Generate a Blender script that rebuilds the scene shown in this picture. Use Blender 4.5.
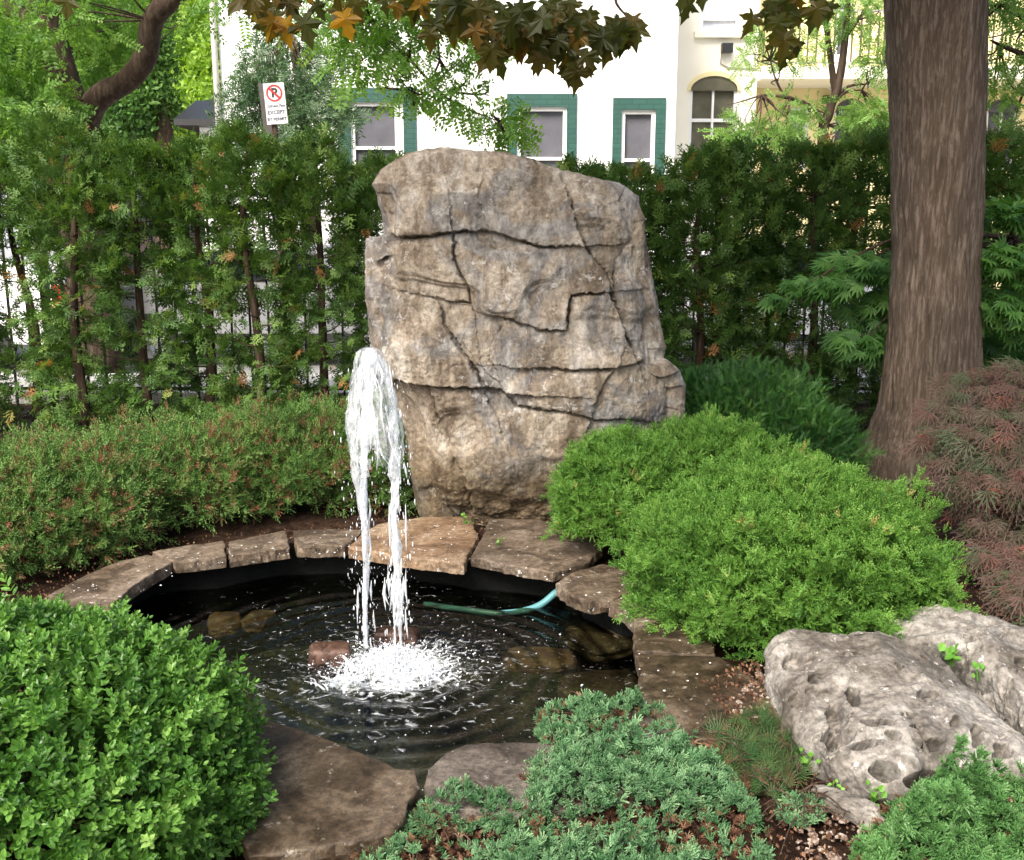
import bpy, math, numpy as np
from math import radians, sin, cos, tan, pi
for o in list(bpy.data.objects): bpy.data.objects.remove(o)
RNG = np.random.default_rng(7)
C = bpy.context.scene.collection
SC = bpy.context.scene

# ------------------------------------------------------------------ camera
W, H, F = 1024, 860, 1000.0
PITCH, EYE = radians(11.3), 1.6
cam_d = bpy.data.cameras.new('camera'); cam = bpy.data.objects.new('camera', cam_d); C.objects.link(cam)
cam.location = (0, 0, EYE); cam.rotation_euler = (radians(90)-PITCH, 0, 0)
cam_d.sensor_width = 36; cam_d.lens = F/W*36; cam_d.clip_start = 0.05; cam_d.clip_end = 1000
SC.camera = cam
# ------------------------------------------------------------------ sky and sun
SUN_EL, SUN_AZ = radians(48), radians(208)      # azimuth clockwise from +Y: behind and to the left of the camera
world = bpy.data.worlds.new("World"); SC.world = world; world.use_nodes = True
wn = world.node_tree; wn.nodes.clear()
wo = wn.nodes.new('ShaderNodeOutputWorld'); bg = wn.nodes.new('ShaderNodeBackground'); sk = wn.nodes.new('ShaderNodeTexSky')
sk.sky_type = 'NISHITA'; sk.sun_disc = False; sk.sun_elevation = SUN_EL; sk.sun_rotation = SUN_AZ
sk.air_density = 1.0; sk.dust_density = 5.0; sk.ozone_density = 0.6
bg.inputs['Strength'].default_value = 0.15
wn.links.new(sk.outputs[0], bg.inputs['Color']); wn.links.new(bg.outputs[0], wo.inputs['Surface'])
sl = bpy.data.lights.new('sun', 'SUN'); so = bpy.data.objects.new('sun', sl); C.objects.link(so)
sl.energy = 2.8; sl.angle = radians(20); sl.color = (1.0, 0.96, 0.88)
so.location = (-4, -5, 9)
so.rotation_euler = (radians(90)-SUN_EL, 0, -SUN_AZ+pi)
SC.view_settings.view_transform = 'Standard'; SC.view_settings.look = 'None'
SC.view_settings.exposure = 1.12; SC.view_settings.gamma = 1.0; SC.view_settings.use_curve_mapping = False
SC.cycles.max_bounces = 8; SC.cycles.diffuse_bounces = 4; SC.cycles.transparent_max_bounces = 24
SC.cycles.use_denoising = True

# ------------------------------------------------------------------ maths helpers
FW = np.array([0, cos(PITCH), -sin(PITCH)]); UP = np.array([0, sin(PITCH), cos(PITCH)]); RT = np.array([1., 0, 0])
CAM = np.array([0, 0, EYE])
def ray(px, py): return FW + RT*((px-W/2)/F) - UP*((py-H/2)/F)
def P(px, py, Y):                       # point seen at a pixel, at depth plane y = Y
    d = ray(px, py); return CAM + d*(Y/d[1])
def G(px, py, z=0.0):                   # point seen at a pixel, at height z
    d = ray(px, py); return CAM + d*((z-EYE)/d[2])
def proj(V):
    q = V-CAM; w = q@FW
    return W/2+F*(q@RT)/w, H/2-F*(q@UP)/w, w
def _h(ix, iy, iz, s):
    n = (ix*374761393 + iy*668265263 + iz*1274126177 + s*974634777) & 0xffffffff
    n = ((n ^ (n >> 13))*1274126177) & 0xffffffff
    n = ((n ^ (n >> 16))*2246822519) & 0xffffffff
    return ((n ^ (n >> 15)) & 0xffffff)/float(0x7fffff)-1.0
def vn(p, s=0):
    p = np.asarray(p, float); i = np.floor(p).astype(np.int64); f = p-i; u = f*f*(3-2*f)
    r = 0
    for a in (0, 1):
        for b in (0, 1):
            for c in (0, 1):
                w = (u[..., 0] if a else 1-u[..., 0])*(u[..., 1] if b else 1-u[..., 1])*(u[..., 2] if c else 1-u[..., 2])
                r = r + w*_h(i[..., 0]+a, i[..., 1]+b, i[..., 2]+c, s)
    return r
def fbm(p, o=4, s=0, g=0.5):
    r = 0; a = 1.0; t = 0; p = np.asarray(p, float)
    for k in range(o):
        r = r + a*vn(p+17.3*k, s+k); t += a; a *= g; p = p*2.03
    return r/t
def ridged(p, o=4, s=0): 
    r = 0; a = 1.0; t = 0; p = np.asarray(p, float)
    for k in range(o):
        r = r + a*(1-2*np.abs(vn(p+9.1*k, s+k))); t += a; a *= .5; p = p*2.1
    return r/t
def nrm(v): return v/np.maximum(np.linalg.norm(v, axis=-1, keepdims=True), 1e-9)
def sst(a, b, x): t = np.clip((x-a)/(b-a), 0, 1); return t*t*(3-2*t)

# ------------------------------------------------------------------ object helpers
def mesh(name, V, Fs, mat, parent=None, rnd=None, smooth=False, extra=None):
    V = np.asarray(V, np.float32)
    if not isinstance(Fs, (list, tuple)): Fs = [Fs]
    Fs = [np.asarray(f, np.int32) for f in Fs if len(f)]
    me = bpy.data.meshes.new(name)
    me.vertices.add(len(V)); me.vertices.foreach_set('co', V.ravel())
    loops = np.concatenate([f.ravel() for f in Fs]); tot = np.concatenate([np.full(len(f), f.shape[1], np.int32) for f in Fs])
    st = np.concatenate([[0], np.cumsum(tot)[:-1]]).astype(np.int32)
    me.loops.add(len(loops)); me.loops.foreach_set('vertex_index', loops)
    me.polygons.add(len(tot)); me.polygons.foreach_set('loop_start', st); me.polygons.foreach_set('loop_total', tot)
    me.polygons.foreach_set('use_smooth', np.full(len(tot), bool(smooth)) if np.isscalar(smooth) else np.asarray(smooth, bool))
    if rnd is not None:
        a = me.attributes.new('rnd', 'FLOAT', 'FACE'); a.data.foreach_set('value', np.asarray(rnd, np.float32))
    for k, v in (extra or {}).items():
        a = me.attributes.new(k, 'FLOAT', 'POINT'); a.data.foreach_set('value', np.asarray(v, np.float32))
    me.update(calc_edges=True); me.validate()
    for m in (mat if isinstance(mat, (list, tuple)) else [mat]): me.materials.append(m)
    o = bpy.data.objects.new(name, me); C.objects.link(o)
    if parent is not None: o.parent = parent; o.matrix_parent_inverse = parent.matrix_world.inverted() if False else o.matrix_parent_inverse
    return o
def tag(o, label=None, cat=None, group=None, kind=None):
    if label: o['label'] = label
    if cat: o['category'] = cat
    if group: o['group'] = group
    if kind: o['kind'] = kind
    return o
class Root:                               # an Empty at the base; children are given in world coordinates
    def __new__(cls, name, loc, label, cat, group=None):
        e = bpy.data.objects.new(name, None); C.objects.link(e); e.location = [float(x) for x in loc]; e.empty_display_size = .1
        return tag(e, label, cat, group)
def part(name, V, Fs, mat, root, **k):
    off = np.array(root.location) if root is not None else np.zeros(3)
    q = root
    while q is not None and q.parent is not None: q = q.parent; off = off+np.array(q.location)
    return mesh(name, np.asarray(V)-off, Fs, mat, root, **k)

class MB:
    def __init__(s): s.V = []; s.F = []; s.n = 0
    def add(s, V, F):
        V = np.asarray(V, float); s.V.append(V)
        for f in (F if isinstance(F, list) else [F]): s.F.append(np.asarray(f, int)+s.n)
        s.n += len(V); return s
    def box(s, x0, x1, y0, y1, z0, z1):
        V = [(x, y, z) for x in (x0, x1) for y in (y0, y1) for z in (z0, z1)]
        return s.add(V, [np.array([(0, 1, 3, 2), (4, 6, 7, 5), (0, 4, 5, 1), (2, 3, 7, 6), (0, 2, 6, 4), (1, 5, 7, 3)])])
    def prism(s, pts, z0, z1, ax=2):       # polygon extruded; ax = axis of extrusion
        n = len(pts); V = []
        for z in (z0, z1):
            for a, b in pts:
                V.append({2: (a, b, z), 1: (a, z, b), 0: (z, a, b)}[ax])
        F = [np.array([(i, (i+1) % n, n+(i+1) % n, n+i) for i in range(n)]), np.array([list(range(n))]), np.array([list(range(n, 2*n))[::-1]])]
        return s.add(V, F)
    def tube(s, pts, rad, n=10, cap=True, rough=0, seed=0):
        V, F = tube(pts, rad, n, rough, seed); return s.add(V, F)
    def out(s):
        d = {}
        for f in s.F: d.setdefault(f.shape[1], []).append(f)
        return np.concatenate(s.V), [np.concatenate(v) for v in d.values()]
    def build(s, name, mat, root=None, **k):
        V, F = s.out()
        return part(name, V, F, mat, root, **k) if root is not None else mesh(name, V, F, mat, **k)
def resample(pts, rad, m):
    pts = np.asarray(pts, float); rad = np.broadcast_to(np.asarray(rad, float), (len(pts),))
    # Catmull-Rom
    pp = np.vstack([2*pts[0]-pts[1], pts, 2*pts[-1]-pts[-2]]); out = []; ro = []
    for i in range(len(pts)-1):
        for k in range(m):
            t = k/m; a, b, c, d = pp[i:i+4]
            out.append(.5*((2*b)+(-a+c)*t+(2*a-5*b+4*c-d)*t*t+(-a+3*b-3*c+d)*t**3)); ro.append(rad[i]*(1-t)+rad[i+1]*t)
    out.append(pts[-1]); ro.append(rad[-1]); return np.array(out), np.array(ro)
def tube(pts, rad, n=10, rough=0, seed=0):
    pts = np.asarray(pts, float); k = len(pts); rad = np.broadcast_to(np.asarray(rad, float), (k,))
    t = nrm(np.gradient(pts, axis=0)); ref = np.array([0.13, 0.97, 0.2]) if abs(t[0, 1]) < .8 else np.array([1., 0, 0])
    x = nrm(np.cross(t, ref)); y = np.cross(t, x); a = np.linspace(0, 2*pi, n, endpoint=False)
    r = rad[:, None]*np.ones((1, n))
    ring = x[:, None]*np.cos(a)[None, :, None]+y[:, None]*np.sin(a)[None, :, None]
    if rough: r = r*(1+rough*fbm((pts[:, None]+ring*rad[:, None, None])*(.6/np.mean(rad)), 3, seed))
    V = (pts[:, None]+ring*r[..., None]).reshape(-1, 3)
    i, j = np.meshgrid(np.arange(k-1), np.arange(n), indexing='ij'); i = i.ravel(); j = j.ravel(); jn = (j+1) % n
    F = np.stack([i*n+j, i*n+jn, (i+1)*n+jn, (i+1)*n+j], 1)
    V = np.vstack([V, pts[:1], pts[-1:]]); c0 = k*n; jj = np.arange(n)
    T = np.concatenate([np.stack([np.full(n, c0), (jj+1) % n, jj], 1), np.stack([np.full(n, c0+1), (k-1)*n+jj, (k-1)*n+(jj+1) % n], 1)])
    return V, [F, T]

# ------------------------------------------------------------------ materials
def newmat(name):
    m = bpy.data.materials.new(name); m.use_nodes = True; nt = m.node_tree; nt.nodes.clear()
    o = nt.nodes.new('ShaderNodeOutputMaterial'); return m, nt, o
def N(nt, t, **k):
    n = nt.nodes.new(t)
    for a, b in k.items():
        if a.startswith('i_'):
            key = a[2:]; n.inputs[int(key) if key.isdigit() else key.replace('_', ' ')].default_value = b
        else: setattr(n, a, b)
    return n
def ramp(nt, fac, stops, interp='LINEAR'):
    r = nt.nodes.new('ShaderNodeValToRGB'); r.color_ramp.interpolation = interp
    while len(r.color_ramp.elements) < len(stops): r.color_ramp.elements.new(.5)
    for e, (p, c) in zip(r.color_ramp.elements, stops):
        e.position = p; e.color = (*c, 1) if len(c) == 3 else c
    if fac is not None: nt.links.new(fac, r.inputs[0])
    return r
def mixc(nt, fac, a, b, mode='MIX'):
    m = nt.nodes.new('ShaderNodeMix'); m.data_type = 'RGBA'; m.blend_type = mode
    for s, v in ((m.inputs[0], fac), (m.inputs[6], a), (m.inputs[7], b)):
        if hasattr(v, 'links'): nt.links.new(v, s)
        elif isinstance(v, tuple): s.default_value = (*v, 1)
        else: s.default_value = v
    return m.outputs[2]
def noise(nt, scale, detail=4, rough=.55, vec=None, dist=0):
    n = N(nt, 'ShaderNodeTexNoise'); n.inputs['Scale'].default_value = scale; n.inputs['Detail'].default_value = detail
    n.inputs['Roughness'].default_value = rough; n.inputs['Distortion'].default_value = dist
    if vec is not None: nt.links.new(vec, n.inputs['Vector'])
    return n.outputs['Fac']
def pos(nt, sc=(1, 1, 1), rot=(0, 0, 0)):
    g = N(nt, 'ShaderNodeNewGeometry'); m = N(nt, 'ShaderNodeMapping'); nt.links.new(g.outputs['Position'], m.inputs[0])
    m.inputs['Scale'].default_value = sc; m.inputs['Rotation'].default_value = rot; return m.outputs[0]
def bump(nt, h, strength, dist, prev=None):
    b = N(nt, 'ShaderNodeBump'); b.inputs['Strength'].default_value = strength; b.inputs['Distance'].default_value = dist
    nt.links.new(h, b.inputs['Height'])
    if prev is not None: nt.links.new(prev, b.inputs['Normal'])
    return b.outputs[0]
def leafmat(name, stops, transl=.35, rough=.45, tcol=(1.25, 1.25, .55), spec=.4, clump=3.0):
    m, nt, o = newmat(name)
    a = N(nt, 'ShaderNodeAttribute', attribute_name='rnd')
    n = noise(nt, clump, 3, .6, pos(nt))
    mm = N(nt, 'ShaderNodeMath', operation='MULTIPLY_ADD'); mm.inputs[1].default_value = .8; mm.inputs[2].default_value = -.4
    nt.links.new(n, mm.inputs[0])
    ad = N(nt, 'ShaderNodeMath', operation='ADD'); ad.use_clamp = True; nt.links.new(mm.outputs[0], ad.inputs[0]); nt.links.new(a.outputs['Fac'], ad.inputs[1])
    r = ramp(nt, ad.outputs[0], stops)
    p = N(nt, 'ShaderNodeBsdfPrincipled'); p.inputs['Roughness'].default_value = rough; p.inputs['Specular IOR Level'].default_value = spec
    nt.links.new(r.outputs[0], p.inputs['Base Color'])
    t = N(nt, 'ShaderNodeBsdfTranslucent'); nt.links.new(mixc(nt, 1.0, r.outputs[0], tcol, 'MULTIPLY'), t.inputs[0])
    mx = N(nt, 'ShaderNodeMixShader'); mx.inputs[0].default_value = transl
    nt.links.new(p.outputs[0], mx.inputs[1]); nt.links.new(t.outputs[0], mx.inputs[2]); nt.links.new(mx.outputs[0], o.inputs[0])
    return m
def simple(name, col, rough=.6, metal=0, var=.15, sc=6, bumpd=0, spec=.5, alpha=None, trans=0):
    m, nt, o = newmat(name); p = N(nt, 'ShaderNodeBsdfPrincipled')
    n = noise(nt, sc, 5, .6, pos(nt)); r = ramp(nt, n, [(.3, tuple(c*(1-var) for c in col)), (.7, tuple(min(1, c*(1+var)) for c in col))])
    nt.links.new(r.outputs[0], p.inputs['Base Color']); p.inputs['Roughness'].default_value = rough; p.inputs['Metallic'].default_value = metal
    p.inputs['Specular IOR Level'].default_value = spec; p.inputs['Transmission Weight'].default_value = trans
    if bumpd: nt.links.new(bump(nt, noise(nt, sc*6, 6, .7, pos(nt)), 1, bumpd), p.inputs['Normal'])
    nt.links.new(p.outputs[0], o.inputs[0]); return m

def bark_mat(name, c0, c1, vs=1.0, bd=.02):
    m, nt, o = newmat(name); p = N(nt, 'ShaderNodeBsdfPrincipled'); p.inputs['Roughness'].default_value = .85; p.inputs['Specular IOR Level'].default_value = .2
    v1 = pos(nt, (30*vs, 30*vs, 3.4*vs)); n1 = noise(nt, 1, 8, .72, v1, .5); v2 = pos(nt, (3, 3, 1.2)); n2 = noise(nt, 1, 4, .5, v2)
    r = ramp(nt, n1, [(.38, tuple(.78*c for c in c0)), (.49, c0), (.60, c1)])
    r2 = ramp(nt, n2, [(.3, (.75, .75, .72)), (.7, (1.2, 1.17, 1.12))])
    nt.links.new(mixc(nt, 1.0, r.outputs[0], r2.outputs[0], 'MULTIPLY'), p.inputs['Base Color'])
    nt.links.new(bump(nt, n1, 1.0, bd), p.inputs['Normal']); nt.links.new(p.outputs[0], o.inputs[0]); return m

def boulder_mat():
    m, nt, o = newmat('boulder stone'); p = N(nt, 'ShaderNodeBsdfPrincipled'); p.inputs['Roughness'].default_value = .8; p.inputs['Specular IOR Level'].default_value = .3
    v = pos(nt); vs = pos(nt, (1.7, 1.4, 1.0), (0, .45, 0))
    base = ramp(nt, noise(nt, 2.6, 7, .66, vs, .5), [(.36, (.165, .13, .098)), (.45, (.295, .24, .18)), (.54, (.41, .35, .275)), (.64, (.50, .455, .395))]).outputs[0]
    fine = ramp(nt, noise(nt, 42, 6, .7, v), [(.40, (.72, .71, .70)), (.57, (1.12, 1.12, 1.12))]).outputs[0]
    c = mixc(nt, 1, base, fine, 'MULTIPLY')
    midn = ramp(nt, noise(nt, 8, 6, .7, pos(nt, (1.5, 1.2, .6), (0, .3, 0)), .3), [(.38, (.60, .56, .52)), (.50, (1.0, 1.0, 1.0)), (.62, (1.25, 1.25, 1.25))]).outputs[0]
    c = mixc(nt, 1, c, midn, 'MULTIPLY')
    gm = ramp(nt, noise(nt, 2.1, 5, .65, pos(nt, (1, 1, 1), (.4, .9, .2)), .9), [(.52, (0, 0, 0)), (.60, (.75, .75, .75))]).outputs[0]
    grey = ramp(nt, noise(nt, 9, 6, .7, vs, .3), [(.38, (.10, .10, .105)), (.52, (.25, .245, .24)), (.62, (.46, .45, .43))]).outputs[0]
    c = mixc(nt, gm, c, grey)
    lm = ramp(nt, noise(nt, 17, 7, .75, v, .4), [(.57, (0, 0, 0)), (.62, (1, 1, 1))]).outputs[0]
    l2 = ramp(nt, noise(nt, 2.7, 3, .5, pos(nt, (1, 1, 1), (1, .2, .5))), [(.42, (0, 0, 0)), (.6, (1, 1, 1))]).outputs[0]
    c = mixc(nt, mixc(nt, 1, lm, l2, 'MULTIPLY'), c, (.62, .60, .56))
    # damp, algae stained foot of the stone
    g = N(nt, 'ShaderNodeNewGeometry'); sp = N(nt, 'ShaderNodeSeparateXYZ'); nt.links.new(g.outputs['Position'], sp.inputs[0])
    ad = N(nt, 'ShaderNodeMath', operation='MULTIPLY_ADD'); nt.links.new(noise(nt, 3, 4, .6, v), ad.inputs[0]); ad.inputs[1].default_value = -.5; nt.links.new(sp.outputs['Z'], ad.inputs[2])
    wet = ramp(nt, ad.outputs[0], [(.0, (.55, .5, .4)), (.28, (1, 1, 1))]).outputs[0]
    c = mixc(nt, 1, c, wet, 'MULTIPLY')
    nt.links.new(c, p.inputs['Base Color'])
    b = bump(nt, noise(nt, 55, 10, .8, v), 1.0, .014); b = bump(nt, noise(nt, 14, 7, .68, vs, .2), .8, .022, b)
    nt.links.new(b, p.inputs['Normal']); nt.links.new(p.outputs[0], o.inputs[0]); return m
def stone_mat(name, cols, sc=3, spec=.3, rough=.75, spots=(.5, .48, .44), fs=45, bd=.006, stretch=(1, 1, 1)):
    m, nt, o = newmat(name); p = N(nt, 'ShaderNodeBsdfPrincipled'); p.inputs['Roughness'].default_value = rough; p.inputs['Specular IOR Level'].default_value = spec
    v = pos(nt); vs = pos(nt, stretch)
    c = ramp(nt, noise(nt, sc, 6, .62, vs, .8), [(.38, cols[0]), (.5, cols[1]), (.62, cols[2])]).outputs[0]
    fine = ramp(nt, noise(nt, fs, 6, .75, v), [(.40, (.55, .55, .55)), (.58, (1.18, 1.18, 1.18))]).outputs[0]
    c = mixc(nt, 1, c, fine, 'MULTIPLY')
    lm = ramp(nt, noise(nt, 24, 6, .7, v), [(.62, (0, 0, 0)), (.66, (1, 1, 1))]).outputs[0]
    c = mixc(nt, lm, c, spots); nt.links.new(c, p.inputs['Base Color'])
    rr = ramp(nt, noise(nt, 4, 4, .6, v), [(.35, (rough*.6,)*3), (.65, (min(1, rough*1.15),)*3)]); nt.links.new(rr.outputs[0], p.inputs['Roughness'])
    b = bump(nt, noise(nt, fs*1.5, 8, .75, v), .8, bd); nt.links.new(b, p.inputs['Normal']); nt.links.new(p.outputs[0], o.inputs[0]); return m

M = {}
M['boulder'] = boulder_mat()
M['slab'] = stone_mat('flagstone', [(.055, .038, .025), (.12, .088, .06), (.20, .155, .115)], 5)
M['slab_dark'] = stone_mat('damp flagstone', [(.028, .019, .011), (.062, .043, .026), (.12, .09, .062)], 5, rough=.5, spots=(.25, .22, .18))
M['slab_grey'] = stone_mat('grey flagstone', [(.05, .04, .032), (.095, .078, .064), (.145, .122, .102)], 5, rough=.6, spots=(.3, .27, .25))
M['slab_tan'] = stone_mat('tan flagstone', [(.14, .085, .048), (.25, .165, .10), (.33, .25, .17)], 3)
M['lime'] = stone_mat('limestone', [(.10, .086, .07), (.195, .175, .152), (.30, .28, .25)], 4, fs=38, bd=.008, spots=(.5, .47, .43))
M['brick'] = stone_mat('wet brown stone', [(.03, .015, .01), (.075, .038, .025), (.13, .075, .055)], 8, rough=.35, spec=.35, spots=(.12, .07, .05))
M['sunk'] = stone_mat('sunken tan stone', [(.09, .05, .028), (.17, .105, .06), (.24, .165, .10)], 9, rough=.5)
M['soil'] = stone_mat('soil and mulch', [(.018, .010, .006), (.04, .022, .014), (.075, .045, .03)], 7, rough=.9, spec=.1, fs=70, bd=.02, spots=(.16, .10, .07))
M['basin'] = simple('pond liner', (.0035, .004, .0035), .9, sc=5, var=.5, bumpd=.01, spec=.15)
M['bed'] = stone_mat('silty pond bed', [(.02, .022, .014), (.055, .058, .038), (.10, .095, .06)], 6, rough=.9, spec=.05, spots=(.12, .11, .08))
M['bark'] = bark_mat('maple bark', (.135, .10, .075), (.25, .20, .16), 1.7, .03)
M['bark_dark'] = bark_mat('dark bark', (.055, .036, .026), (.11, .075, .055), 1.2, .01)
M['bark_red'] = bark_mat('brown bark', (.06, .04, .03), (.11, .078, .06), .6, .02)
M['twig'] = simple('brown twigs', (.12, .06, .03), .8, sc=30)
M['iron'] = simple('black painted iron', (.012, .012, .013), .45, sc=10)
M['concrete'] = stone_mat('pale concrete', [(.38, .37, .35), (.46, .45, .43), (.54, .53, .50)], 1, fs=60, bd=.002, spots=(.6, .6, .58))
M['asphalt'] = stone_mat('worn pale asphalt', [(.20, .20, .20), (.26, .26, .26), (.32, .31, .31)], .8, fs=90, bd=.003, spots=(.4, .4, .4))
M['white_wall'] = simple('white painted brick', (.82, .82, .80), .7, var=.03, sc=4, bumpd=.002)
M['cream'] = simple('cream render', (.84, .72, .38), .8, var=.04, sc=2, bumpd=.002)
M['cream_white'] = simple('off white render', (.86, .82, .68), .8, var=.03, sc=2, bumpd=.002)
M['trim'] = simple('white trim paint', (.80, .80, .78), .45, var=.03)
M['grey_trim'] = simple('grey trim paint', (.35, .33, .30), .5, var=.05)
M['rail_brown'] = simple('brown railing paint', (.09, .075, .06), .6, var=.05)
M['curtain'] = simple('pale curtain', (.55, .57, .62), .9, var=.15, sc=14)
M['screen'] = simple('window screen', (.10, .10, .115), .6, var=.2, sc=3, spec=.2)
M['olive'] = simple('tinted window', (.11, .105, .07), .6, var=.3, sc=3, spec=.2)
M['roof'] = simple('grey roof shingle', (.12, .11, .11), .9, var=.3, sc=9)
M['white_car'] = simple('white car paint', (.80, .80, .80), .25, var=.01); M['silver_car'] = simple('silver car paint', (.45, .46, .48), .28, metal=.5, var=.02)
M['glass_dark'] = simple('dark car glass', (.02, .025, .03), .08, var=.1, spec=.8); M['rubber'] = simple('tyre rubber', (.02, .02, .02), .8)
M['red_lamp'] = simple('red lamp lens', (.55, .02, .02), .2, var=.1); M['wheel_rim'] = simple('wheel rim', (.5, .5, .5), .3, metal=.8)
M['sign_white'] = simple('white sign face', (.82, .82, .84), .4, var=.02); M['sign_red'] = simple('red sign ink', (.62, .03, .03), .4, var=.05)
M['sign_black'] = simple('black sign ink', (.02, .02, .025), .4, var=.05); M['sign_back'] = simple('weathered grey sign back', (.34, .30, .25), .6, var=.2, sc=12)
M['sign_blue'] = simple('blue black sign ink', (.03, .04, .10), .4, var=.05)
M['hose'] = simple('teal hose', (.10, .27, .29), .35, var=.1); M['dry_leaf'] = simple('dry leaf', (.30, .13, .06), .8, var=.4, sc=50)
def green_brick():
    m, nt, o = newmat('green painted brick'); p = N(nt, 'ShaderNodeBsdfPrincipled'); p.inputs['Roughness'].default_value = .55
    b = N(nt, 'ShaderNodeTexBrick'); b.inputs['Scale'].default_value = 1; b.inputs['Brick Width'].default_value = .21; b.inputs['Row Height'].default_value = .07; b.inputs['Mortar Size'].default_value = .006
    b.inputs['Color1'].default_value = (.014, .068, .054, 1); b.inputs['Color2'].default_value = (.02, .085, .066, 1); b.inputs['Mortar'].default_value = (.01, .045, .038, 1)
    nt.links.new(pos(nt, (1, 1, 1), (pi/2, 0, 0)), b.inputs['Vector']); nt.links.new(b.outputs[0], p.inputs['Base Color'])
    nt.links.new(bump(nt, b.outputs['Fac'], -.6, .01), p.inputs['Normal']); nt.links.new(p.outputs[0], o.inputs[0]); return m
M['green_brick'] = green_brick()

g = lambda *s: list(s)
M['l_box'] = leafmat('boxwood leaves', [(0, (.03, .095, .016)), (.45, (.082, .20, .032)), (.8, (.165, .33, .065)), (1, (.30, .47, .13))], .3, .38, clump=5)
M['l_cyp'] = leafmat('bright conifer sprays', [(0, (.035, .11, .016)), (.4, (.094, .22, .03)), (.8, (.168, .33, .056)), (.97, (.24, .40, .09)), (1, (.4, .34, .12))], .28, .55, clump=4)
M['l_row'] = leafmat('browning conifer sprays', [(0, (.04, .10, .018)), (.4, (.09, .19, .038)), (.69, (.18, .31, .078)), (.79, (.18, .16, .06)), (.89, (.17, .07, .038)), (1, (.24, .10, .06))], .25, .6, clump=6)
M['l_hedge'] = leafmat('cedar sprays', [(0, (.034, .085, .017)), (.45, (.08, .168, .031)), (.8, (.165, .275, .057)), (.93, (.27, .37, .09)), (.97, (.32, .17, .06)), (1, (.38, .19, .07))], .3, .55, clump=1.6)
M['l_blue'] = leafmat('blue juniper needles', [(0, (.05, .14, .05)), (.45, (.115, .245, .105)), (.8, (.20, .36, .18)), (1, (.28, .44, .22))], .12, .55, tcol=(1, 1, .9), clump=6)
M['l_gjun'] = leafmat('green juniper needles', [(0, (.045, .13, .03)), (.45, (.09, .22, .06)), (.8, (.15, .31, .10)), (1, (.2, .36, .14))], .12, .55, tcol=(1, 1, .9), clump=6)
M['l_pine'] = leafmat('dark pine needles', [(0, (.02, .06, .018)), (.5, (.05, .12, .035)), (.85, (.10, .19, .06)), (1, (.22, .2, .10))], .1, .5)
M['l_dead'] = leafmat('dead brown needles', [(0, (.05, .022, .012)), (.55, (.13, .058, .03)), (.9, (.24, .13, .07)), (1, (.38, .27, .17))], .15, .8, tcol=(1, 1, 1))
M['l_yew'] = leafmat('yew needles', [(0, (.015, .055, .012)), (.55, (.04, .13, .025)), (.8, (.09, .23, .04)), (1, (.16, .34, .06))], .2, .45)
M['l_jmap'] = leafmat('green maple leaves', [(0, (.045, .13, .025)), (.5, (.08, .21, .04)), (1, (.15, .31, .07))], .42, .5)
M['l_red'] = leafmat('purple red lace leaves', [(0, (.05, .09, .03)), (.3, (.085, .10, .05)), (.5, (.11, .075, .052)), (.72, (.125, .07, .055)), (.92, (.15, .065, .05)), (1, (.24, .085, .055))], .35, .55, tcol=(1.2, .9, .7), clump=3)
M['l_bronze'] = leafmat('bronze maple leaves', [(0, (.035, .045, .014)), (.4, (.062, .075, .02)), (.68, (.10, .08, .022)), (.88, (.20, .12, .02)), (1, (.38, .22, .02))], .6, .45, tcol=(2.4, 2.1, .7), clump=6)
M['l_canopy'] = leafmat('upper maple leaves', [(0, (.035, .05, .015)), (1, (.08, .09, .02))], .35, .5)
M['l_loc'] = leafmat('locust leaflets', [(0, (.07, .16, .025)), (.5, (.13, .27, .045)), (1, (.24, .40, .08))], .5, .5)
M['l_loc2'] = leafmat('pale locust leaflets', [(0, (.10, .20, .04)), (.5, (.18, .33, .08)), (1, (.30, .46, .14))], .5, .5)
M['l_mid'] = leafmat('mid green foliage', [(0, (.03, .085, .015)), (.5, (.06, .15, .025)), (1, (.11, .22, .04))], .35, .55, clump=.6)
M['l_lime'] = leafmat('yellow green foliage', [(0, (.16, .30, .03)), (.5, (.27, .44, .06)), (1, (.38, .52, .10))], .45, .55, clump=.4)
M['l_willow'] = leafmat('grey green leaves', [(0, (.035, .085, .03)), (.45, (.07, .14, .06)), (.75, (.13, .22, .11)), (1, (.36, .44, .34))], .3, .45)
M['l_weed'] = leafmat('weed leaves', [(0, (.10, .26, .03)), (1, (.2, .42, .07))], .35, .5)

# ------------------------------------------------------------------ leaf templates: grow along +Z, blade in XZ plane
class T:
    def __init__(s): s.V = []; s.F = []
    def blade(s, base, d, L, w, side=None, bend=0.0, n=2):
        base = np.array(base, float); d = nrm(np.array(d, float)); side = nrm(np.cross(d, side if side is not None else (0, 1, 0.01)))
        nn = np.cross(side, d); k = len(s.V)
        if n == 2:
            m = base+d*L*.45+nn*bend*L*.3
            s.V += [base, m+side*w*.5+nn*w*.12, base+d*L+nn*bend*L, m-side*w*.5+nn*w*.12]; s.F += [(k, k+1, k+2), (k, k+2, k+3)]
        else:
            a = base+d*L*.32+nn*bend*L*.1; b = base+d*L*.72+nn*bend*L*.5; t = base+d*L+nn*bend*L
            s.V += [base, a+side*w*.5+nn*w*.12, b+side*w*.42+nn*w*.1, t, b-side*w*.42+nn*w*.1, a-side*w*.5+nn*w*.12, a, b]
            s.F += [(k, k+1, k+6), (k+1, k+2, k+7), (k+1, k+7, k+6), (k+2, k+3, k+7), (k, k+6, k+5), (k+6, k+7, k+4), (k+6, k+4, k+5), (k+7, k+3, k+4)]
        return s
    def get(s): return np.array(s.V), np.array(s.F)
def rot2(a): return np.array([sin(a), 0, cos(a)])
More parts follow.
